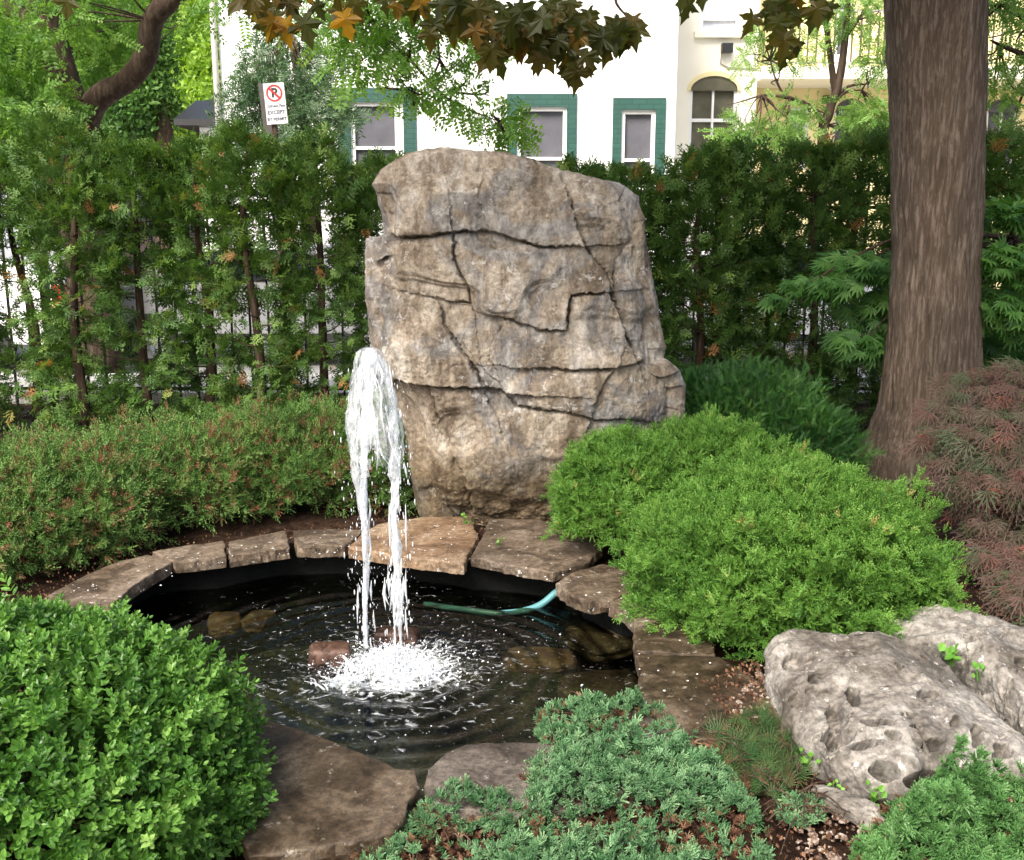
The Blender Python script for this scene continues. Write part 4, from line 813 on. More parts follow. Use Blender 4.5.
for (a, b, s_, r0) in [(343, 18, 1.0, .95), (285, 24, 1.0, .95), (303, 22, 1.1, .35), (275, 22, .9, .9), (576, 70, 1.0, .55), (561, 40, .9, .2), (492, 48, 1.0, .5), (538, 58, .8, .6), (590, 58, .8, .45), (785, 38, 1.05, .6), (818, 8, .9, .7), (430, 34, .8, .7), (640, 30, .8, .45), (475, 30, .9, .75), (777, 22, .9, .5), (69, 2, .8, .5), (684, -6, .8, .4)]:
    V, Fc, R = scatter(TN, [P(a, b-6, 4.1)], [(RNG.normal(0, .15), 0, -1)], [s_*.74], hint=(0, -1, .2), rnd=np.array([r0])); Vs.append(V); Fs.append(Fc+off); Rs.append(R); off += len(V)
part('leaves', np.concatenate(Vs), np.concatenate(Fs), M['l_bronze'], mt, rnd=np.concatenate(Rs))
mb = MB()
top = P(930, -200, 6.5)
for ends in [[(700, -230, 5.5), (600, -90, 4.6), (560, 0, 4.3), (575, 50, 4.2)], [(640, -200, 5.0), (520, -70, 4.4), (480, 0, 4.3), (445, 18, 4.3)], [(600, -190, 5.0), (420, -90, 4.5), (340, -20, 4.5), (270, 0, 4.3)], [(850, -140, 5.4), (800, -50, 4.7), (782, 0, 4.6), (785, 36, 4.6)], [(800, -120, 5.0), (700, -60, 4.6), (620, -10, 4.3), (628, 20, 4.3)]]:
    p_, r_ = resample([top]+[P(*e) for e in ends], [.06, .03, .014, .007, .003], 8); V, Fc = tube(p_, r_, 8, .1, 2); mb.add(V, Fc)
mb.build('branch', M['bark_dark'], mt, smooth=True)
n = 2400; u = rdir(n, -.2)*(RNG.random(n)**.35)[:, None]; q = np.array([1.6, 4.6, 5.2])+u*np.array([5.2, 4.6, 2.6]); q = q[q[:, 2] > 2.55+.235*np.maximum(q[:, 1], 0)+.25]
V, Fc, R = scatter(TN, q, RNG.normal(0, .5, q.shape)+[0, 0, -.4], RNG.uniform(1.6, 2.6, len(q)), hint=(0, 0, 1)); part('crown', V, Fc, M['l_canopy'], mt, rnd=R)

# ------------------------------------------------------------------ fence
fx0, fx1, fy = -6.3, 6.6, 8.95
fc_ = Root('iron_fence', (0, fy, 0), 'black iron railing fence with thin upright bars inside the hedge', 'fence')
V, F_ = MB().box(-.009, .009, -.009, .009, .02, 2.0).tube([(0, 0, 2.0), (0, 0, 2.03), (0, 0, 2.08)], [.006, .017, .001], 8).out()
b0 = None; xs = np.arange(fx0, fx1, .165)
for x in xs:
    if b0 is None:
        b0 = mesh('bar', V, F_, M['iron'], fc_); b = b0
    else:
        b = b0.copy(); C.objects.link(b)
    b.location = (float(x), 0, 0)
for z in (.18, 1.78, 1.9): MB().box(fx0, fx1, fy-.016, fy+.016, z, z+.03).build('rail', M['iron'], fc_)
for x in np.arange(fx0, fx1+.1, 2.15): MB().box(x-.03, x+.03, fy-.035, fy+.035, 0, 2.12).tube([(x, fy, 2.12), (x, fy, 2.15), (x, fy, 2.2)], [.03, .045, .004], 10).build('post', M['iron'], fc_)

# ------------------------------------------------------------------ cedar hedge trees
ordn = ['first', 'second', 'third', 'fourth', 'fifth', 'sixth', 'seventh', 'eighth', 'ninth', 'tenth']
k = 0
hx = list(np.arange(-4.6, -.7, .50))+[-.2, .45, .95]+list(np.arange(1.42, 4.8, .50)); nl = int((4.65)/.5)+1
for i, x in enumerate(hx):
    x = x+RNG.normal(0, .06); y = 8.25+RNG.normal(0, .12); pxc, _, _ = proj(np.array([x, y, 1.5])); left = x < -.7; right = x > 1.2
    ht = (2.24 if left else (1.96 if not right else 2.32))+RNG.normal(0, .05); 
    if (right and x < 1.9) or (left and x > -1.5): ht -= .16
    rt_ = Root('cedar_tree', (x, y, 0), 'x', 'tree', 'cedars planted as a hedge along the iron fence')
    if left: lb = '%s cedar of the hedge counted from the left edge, with a thin bare lower trunk' % (ordn[min(i, 9)])
    elif right:
        j = sum(1 for h_ in hx[:i] if h_ > 1.2); lb = '%s cedar of the dark hedge counted rightwards from the boulder' % ordn[min(j, 9)]
    else: lb = 'cedar %s the boulder, only its sprays showing above the stone' % ['behind the left top of', 'behind the middle of', 'behind the right top of'][min(2, max(0, i-len([h for h in hx if h < -.7])))]
    rt_['label'] = lb
    p_, r_ = resample([(x, y, 0), (x+RNG.normal(0, .03), y, ht*.35), (x+RNG.normal(0, .05), y, ht*.7), (x+RNG.normal(0, .05), y, ht*.97)], [.042, .034, .024, .006], 7); V, Fc = tube(p_, r_, 9, .2, i); part('trunk', V, Fc, M['bark_dark'], rt_, smooth=True)
    n = 1500 if left else 1500
    t_ = RNG.random(n); z = .03+(ht-.03)*t_**.85
    env = np.interp(z/ht, [0, .15, .8, .93, 1.0], [.9, 1, 1, .8, .25]); a = RNG.uniform(0, 2*pi, n); r = np.sqrt(RNG.uniform(.05, 1.0, n))*env
    p = np.column_stack([x+np.cos(a)*r*.40, y+np.sin(a)*r*.34, z]); a = np.arctan2(np.sin(a)*1.0, np.cos(a)*.8)
    cl = fbm(p*np.array([6.0, 2.6, 4.6]), 3, 77); thr = np.interp(z, [.3, .8, 1.6, 1.85], [-.16, -.02, -.10, -.9]) if left else np.interp(z, [.3, .9, 1.5, 1.8], [-.16, -.06, -.6, -.9])
    if left: thr = thr+np.where(z < 1.75, .05*sst(-2.0, -3.0, p[:, 0])-.05, 0)
    p[:, 2] += .22*sst(.75, 1, z/ht)*fbm(p*np.array([4.5, 4.5, .3]), 2, 91)
    ok = cl > thr; p, a, z = p[ok], a[ok], z[ok]
    d = np.column_stack([np.cos(a)*.8, np.sin(a)*.8, np.interp(z/ht, [0, .6, 1], [-.35, .1, 1.1])])+RNG.normal(0, .4, (len(p), 3))
    rnd = np.clip(RNG.normal(.48 if left else .38, .19, len(p))+(RNG.random(len(p)) < (.02 if left else .035))*.5, 0, 1)
    V, Fc, R = scatter(TH, p, d, RNG.uniform(.65, 1.15, len(p)), rnd=rnd); part('foliage', V, Fc, M['l_hedge'], rt_, rnd=R)
    mb = MB()
    for s_ in range(16):
        z0 = RNG.uniform(.3, ht*.9); a = RNG.uniform(0, 2*pi); L = RNG.uniform(.2, .42); p_, r_ = resample([(x, y, z0), (x+cos(a)*L*.5, y+sin(a)*L*.5, z0+.03), (x+cos(a)*L, y+sin(a)*L, z0+RNG.uniform(.0, .2))], [.007, .005, .002], 4); V, Fc = tube(p_, r_, 5); mb.add(V, Fc)
    mb.build('branches', M['bark_dark'], rt_, smooth=True)

# ------------------------------------------------------------------ white house
HY = 15.5
wh = Root('white_house', (P(450, 300, HY)[0], HY, 0), 'white painted house with green framed windows across the street', 'house')
hx0, hx1 = P(222, 100, HY)[0], P(676, 100, HY)[0]
wins = [(337, 416, 88, 350, 403, 102, 200), (507, 577, 94, 517, 567, 107, 178), (613, 666, 98, 622, 656, 110, 178)]
# wall with real openings
mb = MB(); xs_ = [hx0]; zt, zb_ = [], []
Z = lambda py: P(0, py, HY)[2]
X = lambda px_, Y=HY: P(px_, 100, Y)[0]
zlo, zhi = Z(176), Z(106); edges = [(X(w[3]), X(w[4])) for w in wins]; cur = hx0
for (a, b), w in zip(edges, wins):
    mb.box(cur, a, HY, HY+.25, 0, 7.0); mb.box(a, b, HY+.001, HY+.251, 0, Z(w[6])); mb.box(a, b, HY+.001, HY+.251, Z(w[5]), 6.998); cur = b
mb.box(cur, hx1, HY, HY+.25, 0, 7.0); mb.box(hx0, hx0+.25, HY+.25, HY+8, 0, 7.0); mb.box(hx1-.25, hx1, HY+.25, HY+8, 0, 7.0); mb.box(hx0, hx1, HY+8, HY+8.25, 0, 7.0)
mb.box(hx0+.3, hx1-.3, HY+1.2, HY+1.3, 0, 6.9); mb.build('wall', M['white_wall'], wh)
MB().prism([(hx0-.4, 7.0), (hx1+.4, 7.0), (hx1+.4, 7.15), ((hx0+hx1)/2, 9.6), (hx0-.4, 7.15)], HY-.5, HY+8.6, 1).build('roof', M['roof'], wh)
V, Fc = tube([(hx0-.05, HY-.07, .1), (hx0-.05, HY-.07, 3), (hx0-.05, HY-.07, 6.9)], [.045]*3, 10); part('downspout', V, Fc, M['grey_trim'], wh, smooth=True)
for (ox0, ox1, oy, ix0, ix1, iy, by) in wins:
    a, b, t_ = X(ox0), X(ox1), Z(oy); ia, ib, it, ibm = X(ix0), X(ix1), Z(iy), Z(by); mbz = ibm-.16
    wr = bpy.data.objects.new('window', None); C.objects.link(wr); wr.parent = wh; wr.location = (((a+b)/2-wh.location[0]), 0, 0)
    y0, y1 = HY-.03, HY+.01
    MB().box(a, ia, y0, y1, mbz, t_).box(ib, b, y0, y1, mbz, t_).box(ia, ib, y0, y1, it, t_).box(ia, ib, y0, y1, mbz, ibm).build('brick_surround', M['green_brick'], wr)
    f = .055; MB().box(ia, ia+f, HY+.02, HY+.12, ibm, it).box(ib-f, ib, HY+.02, HY+.12, ibm, it).box(ia+f, ib-f, HY+.02, HY+.12, it-f, it).box(ia+f, ib-f, HY+.02, HY+.12, ibm, ibm+f).box(ia+f, ib-f, HY+.035, HY+.105, (it+ibm)/2+(.03 if ox0 < 400 else -.25), (it+ibm)/2+(.075 if ox0 < 400 else -.205)).build('frame', M['trim'], wr)
    MB().box(ia+f, ib-f, HY+.09, HY+.098, ibm+f, it-f).build('pane', M['screen'], wr)
    MB().box(a-.02, b+.02, HY-.08, HY-.031, mbz-.02, mbz+.05).build('sill', M['trim'], wr)
    if ox0 < 400:
        MB().box(ib-.13, ib-f-.005, HY+.0, HY+.03, ibm, it).build('shutter_track', M['trim'], wr)

# ------------------------------------------------------------------ yellow building with balcony
BY = 19.5
yb = Root('cream_building', (P(840, 300, BY)[0], BY, 0), 'cream yellow building with arched windows and a balcony behind the young tree', 'building')
ZB = lambda py, Y=BY: P(0, py, Y)[2]
XB = lambda px_, Y=BY: P(px_, 100, Y)[0]
bx0, bxm, bx1 = XB(640), XB(756), XB(1120)
YR = BY+.9
def wall_with(mb, x0, x1, y, th, z0, z1, holes):
    cur = x0
    for (a, b, c0, c1) in sorted(holes):
        mb.box(cur, a, y, y+th, z0, z1); mb.box(a, b, y+.001, y+th-.001, z0, c0); mb.box(a, b, y+.001, y+th-.001, c1, z1); cur = b
    mb.box(cur, x1, y, y+th, z0, z1)
h_arch = (XB(690), XB(737), ZB(160), ZB(84)); h_up = (XB(698), XB(736), ZB(30), ZB(-70))
mb = MB(); cols = []
wall_with(mb, bx0, XB(694.5), BY, .25, 0, 9, []) if False else None
# left wing has two openings at nearly the same x: build in storeys
zs = ZB(50); wall_with(mb, bx0, bxm, BY, .25, 0, zs, [h_arch]); wall_with(mb, bx0, bxm, BY, .249, zs, 9, [h_up])
mb.box(bx0, bx0+.25, BY+.25, BY+6, 0, 9); mb.box(bxm-.25, bxm, BY+.25, YR+.2, 0, 8.99); mb.build('wing_wall', M['cream_white'], yb)
def XR(p): return XB(p, YR)
def ZR(p): return ZB(p, YR)
wr_ = [(XR(791), XR(810), ZR(170), ZR(107)), (XR(835), XR(867), ZR(170), ZR(106)), (XR(988), XR(1020), ZR(170), ZR(106))]
mb = MB(); zsr = ZR(72); wall_with(mb, bxm+.01, bx1, YR, .25, 0, zsr, wr_); wall_with(mb, bxm+.01, bx1, YR, .249, zsr, 9, [(XR(832), XR(846), ZR(62), ZR(-40)), (XR(930), XR(960), ZR(62), ZR(-40))]); mb.box(bx1-.25, bx1, YR+.25, BY+6, 0, 9); mb.box(bx0, bx1, BY+6, BY+6.2, 0, 9); mb.build('recessed_wall', M['cream'], yb)
MB().prism([(bx0-.3, 9.0), (bx1+.3, 9.0), (bx1+.3, 9.2), (bx0-.3, 9.2)], BY-.3, BY+6.4, 1).build('roof', M['roof'], yb)
def bwin(a, b, c0, c1, y, arch=False, mat='olive', mull=True, sill=True, midrail=None):
    wr = bpy.data.objects.new('window', None); C.objects.link(wr); wr.parent = yb; wr.location = ((a+b)/2-yb.location[0], y-BY, 0); f = .05
    m = MB().box(a, a+f, y+.03, y+.13, c0, c1).box(b-f, b, y+.03, y+.13, c0, c1).box(a+f, b-f, y+.03, y+.13, c0, c0+f).box(a+f, b-f, y+.03, y+.13, c1-f, c1)
    if mull: m.box((a+b)/2-.02, (a+b)/2+.02, y+.04, y+.12, c0+f, c1-f)
    if midrail: m.box(a+f, b-f, y+.045, y+.115, midrail-.03, midrail+.03)
    m.build('frame', M['trim'], wr); MB().box(a+f, b-f, y+.10, y+.108, c0+f, c1-f).build('pane', M[mat], wr)
    if sill: MB().box(a-.12, b+.12, y-.09, y-.002, c0-.14, c0-.03).build('sill', M['cream_white'], wr)
    if arch:
        hw = (b-a)/2; pts = [(a-.06, c1-.12)]+[((a+b)/2-cos(t)*(hw+.06), c1-.12+sin(t)*.34) for t in np.linspace(0.05, pi-.05, 15)]+[(b+.06, c1-.12)]
        inn = [((a+b)/2+cos(t)*(hw-.0), c1-.12+sin(t)*.26) for t in np.linspace(0.0, pi, 15)]; MB().prism(pts+inn, y-.05, y-.003, 1).build('arch_trim', M['cream'], wr)
        MB().prism([((a+b)/2-cos(t)*(hw-.0), c1-.121+sin(t)*.255) for t in np.linspace(0, pi, 15)], y-.012, y-.004, 1).build('fanlight', M[mat], wr)
bwin(*h_arch, BY, True, 'olive', True, False, ZB(120)); bwin(*h_up, BY, False, 'curtain', False, True, ZB(18))
for i, h in enumerate(wr_): bwin(*h, YR, i > 0, 'curtain' if i == 0 else 'screen', True, False)
bwin(XR(832), XR(846), ZR(62), ZR(-40), YR, False, 'screen', False, False); bwin(XR(930), XR(960), ZR(62), ZR(-40), YR, False, 'screen', True, False)
# balcony
by0 = BY-.35; zbal = P(0, 66, by0)[2]; MB().box(XB(760, by0), bx1, by0, YR-.01, zbal-.22, zbal).build('balcony_slab', M['cream_white'], yb)
ra = Root('balcony_railing', (XB(900, by0), by0+.06, float(zbal)), 'thin metal railing along the balcony of the cream building', 'railing'); ra['category'] = ''; del ra['category']; del ra['label']; ra.parent = yb; ra.location = (ra.location[0]-yb.location[0], .06-.35, float(zbal))
xb0 = XB(762, by0); xb1 = XB(1040, by0); mb = MB()
for x in np.arange(xb0, xb1, .16): mb.box(x-.013, x+.013, by0+.05, by0+.076, zbal+.08, zbal+.93)
off_ = np.array(yb.location)+np.array(ra.location)
def part2(nm, m_, mat): V, F_ = m_.out(); return mesh(nm, V-off_, F_, mat, ra)
part2('balusters', mb, M['rail_brown']); part2('handrail', MB().box(xb0, xb1, by0+.04, by0+.08, zbal+.93, zbal+.98).box(xb0, xb1, by0+.045, by0+.075, zbal+.05, zbal+.08), M['grey_trim'])
xp = XB(884, by0); part2('post', MB().box(xp-.05, xp+.05, by0+.01, by0+.11, zbal, zbal+2.4), M['iron'])
# oval plaque and lamp under the balcony
xo, zo = XR(838), ZR(74); pts = [(xo+cos(t)*.32, zo+sin(t)*.36) for t in np.linspace(0, 2*pi, 32, endpoint=False)]; MB().prism(pts, YR-.04, YR-.003, 1).build('wall_medallion', M['trim'], yb)

def box_part(nm, x0, x1, y0, y1, z0, z1, mat, root): return MB().box(x0, x1, y0, y1, z0, z1).build(nm, mat, root)
xl, zl = XB(724), ZB(49); lm_ = MB().box(xl-.10, xl+.10, BY-.16, BY-.02, zl-.08, zl+.08).box(xl-.03, xl+.03, BY-.02, BY-.002, zl-.05, zl+.05).build('floodlight', M['iron'], yb)
V, Fc = tube([(xl-.08, BY-.02, zl-.08), (xl-.10, BY-.02, zl-.25), (xl+.05, BY-.02, zl-.33), (xl+.8, BY-.02, zl-.36)], [.012]*4, 6); part('conduit', V, Fc, M['grey_trim'], yb)
xl, zl = XR(826), ZR(100); MB().box(xl-.08, xl+.08, YR-.14, YR-.002, zl-.07, zl+.07).build('floodlight', M['iron'], yb)

# ------------------------------------------------------------------ vehicles in the street
def wheel(root, x, y, r=.33):
    a = np.linspace(0, 2*pi, 28, endpoint=False); pr = [(r*.62, -.10), (r*.93, -.11), (r, -.07), (r, .07), (r*.93, .11), (r*.62, .10)]
    V = np.array([[(x+rr*cos(t), y+yy, r+rr*sin(t)) for t in a] for rr, yy in pr]).reshape(-1, 3); F_ = gridfaces(6, 28)
    t_ = part('wheel', V, F_, M['rubber'], root, smooth=False)
    off = np.array(root.location); mb = MB()
    for k_ in range(5):
        an = k_*2*pi/5; V, F_ = tube([(x, y-.112, r), (x+cos(an)*r*.55, y-.112, r+sin(an)*r*.55)], [.05, .035], 6); mb.add(V, F_)
    mb.prism([(x+cos(t)*r*.6, r+sin(t)*r*.6) for t in a], y-.106, y-.10, 1); V, F_ = mb.out(); mesh('rim', V-off, F_, M['wheel_rim'], t_)
def vehicle(name, xc, yc, prof, w, mat, glass, label, cat, wheels, lamps):
    rt = Root(name, (xc, yc, 0), label, cat); pts = np.array(prof); n = len(pts)
    sec = [(-w/2, .90, .03), (-w/2*.985, .98, 0), (-w/2*.9, 1, 0), (w/2*.9, 1, 0), (w/2*.985, .98, 0), (w/2, .90, .03)]; c = pts.mean(0)
    V = []
    for yy, s_, _ in sec: q = c+(pts-c)*s_; V.append(np.column_stack([xc+q[:, 0], np.full(n, yc+yy), q[:, 1]]))
    part('body', np.concatenate(V), gridfaces(6, n), mat, rt)
    for g_ in glass: MB().prism([(xc+a, b) for a, b in g_], yc-w/2-.012, yc-w/2+.004, 1).build('window', M['glass_dark'], rt)
    for wx_ in wheels:
        for s_ in (-1, 1): wheel(rt, xc+wx_, yc+s_*(w/2-.08))
    for (lx, lz, mt_) in lamps: MB().box(xc+lx-.05, xc+lx+.05, yc-w/2-.02, yc-w/2+.2, lz-.14, lz+.14).build('tail_lamp', M[mt_], rt)
    MB().box(xc-1.2, xc+1.2, yc-w/2-.02, yc-w/2+.002, .34, .42).build('side_sill', M['rubber'], rt)
van = [(-2.3, .3), (-2.35, .8), (-2.32, 1.7), (-2.2, 2.0), (-1.8, 2.08), (1.1, 2.08), (1.35, 1.98), (1.95, 1.25), (2.45, 1.1), (2.55, .8), (2.55, .3)]
x_ = P(70, 250, 12.3)[0]
vehicle('parked_van', x_-2.3, 12.3, van, 1.8, M['white_car'], [[(-.4, 1.25), (-.4, 1.8), (.55, 1.8), (.55, 1.25)], [(.65, 1.25), (.65, 1.8), (1.15, 1.8), (1.55, 1.25)]], 'white parked van glimpsed through the hedge at the left', 'van', (-1.5, 1.6), [(2.5, .85, 'red_lamp'), (-2.28, .95, 'red_lamp')])
car = [(-2.15, .3), (-2.2, .65), (-2.1, .9), (-1.5, 1.0), (-1.0, 1.38), (-.3, 1.46), (.6, 1.42), (1.3, 1.0), (2.0, .88), (2.18, .65), (2.15, .3)]
vehicle('parked_car', P(255, 280, 12.5)[0]+.3, 12.5, car, 1.72, M['silver_car'], [[(-1.2, 1.02), (-.85, 1.34), (-.2, 1.40), (-.2, 1.02)], [(-.12, 1.02), (-.12, 1.40), (.5, 1.36), (1.05, 1.02)]], 'silver parked car glimpsed through the hedge left of the boulder', 'car', (-1.35, 1.35), [(-2.1, .75, 'red_lamp')])
vehicle('parked_car', P(760, 290, 12.4)[0]+.2, 12.4, car, 1.72, M['white_car'], [[(-1.2, 1.02), (-.85, 1.34), (-.2, 1.40), (-.2, 1.02)], [(-.12, 1.02), (-.12, 1.40), (.5, 1.36), (1.05, 1.02)]], 'white parked car glimpsed through the dark hedge right of the boulder', 'car', (-1.35, 1.35), [(-2.1, .75, 'red_lamp')])

# ------------------------------------------------------------------ parking sign
SY = 10.3; sc_ = SY/F*1.02
sg = Root('parking_sign', (P(274, 130, SY)[0], SY, 0), 'white no parking sign with a red barred circle on a post behind the hedge', 'sign')
ctr = P(275.5, 103.5, SY); sw, sh = 19.5*sc_, 37*sc_
V, Fc = tube([(ctr[0]-.03, SY+.05, 0), (ctr[0]-.03, SY+.05, 1.5), (ctr[0]-.03, SY+.05, ctr[2]+.14)], [.03]*3, 10); part('post', V, Fc, M['bark_red'], sg)
def rz_(V, a, c): V = np.asarray(V)-c; return np.column_stack([V[:, 0]*cos(a)-V[:, 1]*sin(a), V[:, 0]*sin(a)+V[:, 1]*cos(a), V[:, 2]])+c
def srot(V): 
    V = np.asarray(V)-ctr; t = radians(-4); V = np.column_stack([V[:, 0]*cos(t)+V[:, 2]*sin(t), V[:, 1], -V[:, 0]*sin(t)+V[:, 2]*cos(t)]); return V+ctr
mb = MB().box(ctr[0]-sw/2, ctr[0]+sw/2, SY-.004, SY+.004, ctr[2]-sh/2, ctr[2]+sh/2); V, F_ = mb.out(); bd = part('board', srot(V), F_, M['sign_white'], sg)
def onboard(nm, m_, mat): V, F_ = m_.out(); return mesh(nm, srot(V)-np.array(sg.location), F_, mat, bd)
cz = ctr[2]+sh*.25; ro, ri = sh*.205, sh*.165; t = np.linspace(0, 2*pi, 40, endpoint=False)
m_ = MB(); Vr = [(ctr[0]+r*cos(a), y, cz+r*sin(a)) for y in (SY-.0045, SY-.007) for r in (ro, ri) for a in t]; 
fr2 = []
for j in range(40):
    jn = (j+1) % 40; fr2 += [(80+j, 80+jn, 120+jn, 120+j), (j, 80+j, 80+jn, jn) if False else (80+j, 120+j, 120+jn, 80+jn)]
m_.add(Vr, np.array(fr2[::2])); dxx = ri*.74; bw = sh*.018
m_.add([(ctr[0]-dxx-bw, SY-.0085, cz+dxx-bw), (ctr[0]-dxx+bw, SY-.0085, cz+dxx+bw), (ctr[0]+dxx+bw, SY-.0085, cz-dxx+bw), (ctr[0]+dxx-bw, SY-.0085, cz-dxx-bw)], np.array([(0, 1, 2, 3)]))
onboard('barred_circle', m_, M['sign_red'])
def text(body, x, z, size, mat, nm='lettering', bold=0.0, y=SY-.0055):
    cu = bpy.data.curves.new(nm, 'FONT'); cu.body = body; cu.size = size; cu.align_x = 'CENTER'; cu.align_y = 'CENTER'; cu.offset = bold; cu.extrude = .0004
    ob = bpy.data.objects.new(nm, cu); C.objects.link(ob); ob.parent = bd; cu.materials.append(mat)
    me = bpy.data.meshes.new_from_object(ob); bpy.data.objects.remove(ob); ob = bpy.data.objects.new(nm, me); C.objects.link(ob); ob.parent = bd
    v = srot(np.array([[x, y, z]]))[0]-np.array(sg.location); ob.location = [float(q) for q in v]; ob.rotation_euler = (pi/2, radians(-4), 0); return ob
text('P', ctr[0], cz, sh*.30, M['sign_black'], bold=.004)
text('12:01am-7am', ctr[0], ctr[2]-sh*.06, sh*.088, M['sign_blue'], bold=.0008); text('EXCEPT', ctr[0], ctr[2]-sh*.22, sh*.125, M['sign_blue'], bold=.001); text('BY PERMIT', ctr[0], ctr[2]-sh*.385, sh*.105, M['sign_blue'], bold=.001)
a0, a1 = P(257, 82, SY+.02), P(268, 130, SY+.02); mb = MB().add([(a0[0], SY+.05, a0[2]), (a0[0]+.07, SY+.16, a0[2]-.02), (a1[0]+.03, SY+.16, a1[2]-.05), (a1[0]-.05, SY+.05, a1[2]), (a0[0], SY+.06, a0[2]), (a0[0]+.07, SY+.17, a0[2]-.02), (a1[0]+.03, SY+.17, a1[2]-.05), (a1[0]-.05, SY+.06, a1[2])], [np.array([(0, 3, 2, 1), (4, 5, 6, 7), (0, 1, 5, 4), (1, 2, 6, 5), (2, 3, 7, 6), (3, 0, 4, 7)])])
mb.build('side_board', M['sign_back'], sg)

# ------------------------------------------------------------------ trees beyond the fence
def tree(name, label, trunk, trad, clusters, temps, mat, scale, dens, bark, group=None, limbs=(), droop=.3, hint=None):
    b = np.array(trunk[0]); rt = Root(name, (b[0], b[1], 0), label, 'tree', group); 
    p_, r_ = resample(trunk, trad, 10); V, Fc = tube(p_, r_, 24, .18, 4); part('trunk', V, Fc, M[bark], rt, smooth=True)
    mb = MB()
    for l_, lr in limbs: p_, r_ = resample(l_, lr, 10); V, Fc = tube(p_, r_, 14, .18, 5); part('limb', V, Fc, M[bark], rt, smooth=True)
    for (a, b_, Y0, rx, rz2, n) in clusters:
        e = P(a, b_, Y0); cand = np.array([q for l_, _ in limbs for q in l_]+[trunk[-1]]); s_ = cand[np.argmin(np.linalg.norm(cand-e, axis=1))]
        for _ in range(3):
            e2 = e+RNG.normal(0, .5, 3)*np.array([rx, rx, rz2])*Y0/F; p_, r_ = resample([s_, (s_+e2)/2+RNG.normal(0, .06, 3), e2], [.012, .007, .003], 5); V, Fc = tube(p_, r_, 6); mb.add(V, Fc)
    mb.build('branch', M[bark], rt, smooth=True); Vs, Fs, Rs, off = [], [], [], 0
    for (a, b_, Y0, rx, rz2, n) in clusters:
        c = P(a, b_, Y0); kk = Y0/F; u = rdir(int(n*dens)); q = u*(RNG.random(len(u))**.45)[:, None]*np.array([rx*kk, rx*kk, rz2*kk])+c
        keep = fbm(q*1.6, 3, 9) > -.22; q = q[keep]; u = u[keep]
        if not len(q): continue
        V, Fc, R = scatter(temps, q, u*.6+RNG.normal(0, .6, q.shape)+np.array([0, 0, -droop]), scale*RNG.uniform(.7, 1.25, len(q)), rnd=np.clip(RNG.normal(.5, .22, len(q)), 0, 1), hint=hint); Vs.append(V); Fs.append(Fc+off); Rs.append(R); off += len(V)
    part('crown', np.concatenate(Vs), np.concatenate(Fs), mat, rt, rnd=np.concatenate(Rs)); return rt
LY = 11.2
b_ = P(95, 300, LY); b_[2] = 0
trk = [b_, P(82, 200, LY), P(72, 125, LY), P(62, 80, LY), P(48, 30, LY), P(38, -30, LY), P(30, -120, LY)]
lim = [([P(76, 140, LY), P(98, 100, LY-.1), P(128, 80, LY-.2), P(146, 55, LY-.3), P(152, 20, LY-.4), P(172, 0, LY-.5), P(205, -25, LY-.7), P(300, -60, LY-1.2), P(400, -40, LY-1.8)], [.15, .13, .12, .11, .11, .10, .09, .06, .03]), ([P(45, 40, LY), P(15, 12, LY), P(-30, -5, LY)], [.10, .09, .07])]
cls = [(8, 55, 10.5, 36, 40, 90), (60, 20, 10.2, 50, 30, 80), (105, 20, 11.9, 40, 26, 120), (90, 65, 11.9, 26, 20, 60), (112, 60, 11.9, 22, 20, 40), (30, 100, 10.4, 34, 22, 110), (128, 0, 11.7, 30, 12, 50), (10, 130, 10.4, 30, 16, 70), (185, 15, 11.6, 16, 12, 18), (-40, 40, 10.5, 60, 70, 160), (60, -50, 10.5, 90, 40, 200), (200, -40, 10, 90, 30, 120),
       (345, 20, 9.4, 40, 26, 75), (380, 10, 9.2, 40, 24, 75), (410, 40, 9.0, 34, 26, 48), (440, 70, 9.0, 30, 20, 26), (460, 95, 8.9, 26, 16, 20), (490, 115, 8.8, 22, 12, 26), (505, 128, 8.8, 16, 10, 18), (400, 85, 9.0, 24, 16, 14), (418, 95, 8.95, 6, 9, 8), (360, 60, 9.2, 30, 18, 36), (450, 30, 9.0, 26, 22, 20), (480, 70, 8.9, 20, 14, 10), (300, 5, 9.5, 36, 20, 50), (230, 5, 9.7, 20, 14, 22)]
cb = [([P(330, -40, 9.6), P(370, 20, 9.3), P(410, 60, 9.1), P(450, 100, 8.95), P(500, 122, 8.8)], [.03, .02, .014, .009, .004]), ([P(380, 30, 9.2), P(392, 70, 9.1), P(412, 92, 9)], [.014, .009, .003]), ([P(380, -30, 9.3), P(430, 20, 9.1), P(440, 60, 9), P(448, 92, 9)], [.02, .014, .009, .003])]
tree('locust_tree', 'leaning locust tree with a thick curving limb and feathery light green leaves at the left', trk, [.26, .23, .22, .2, .18, .17, .14], cls, TF, M['l_loc'], 1.35, 1.15, 'bark_red', limbs=lim+cb)
YS = 13.0
b_ = P(822, 260, YS); b_[2] = 0
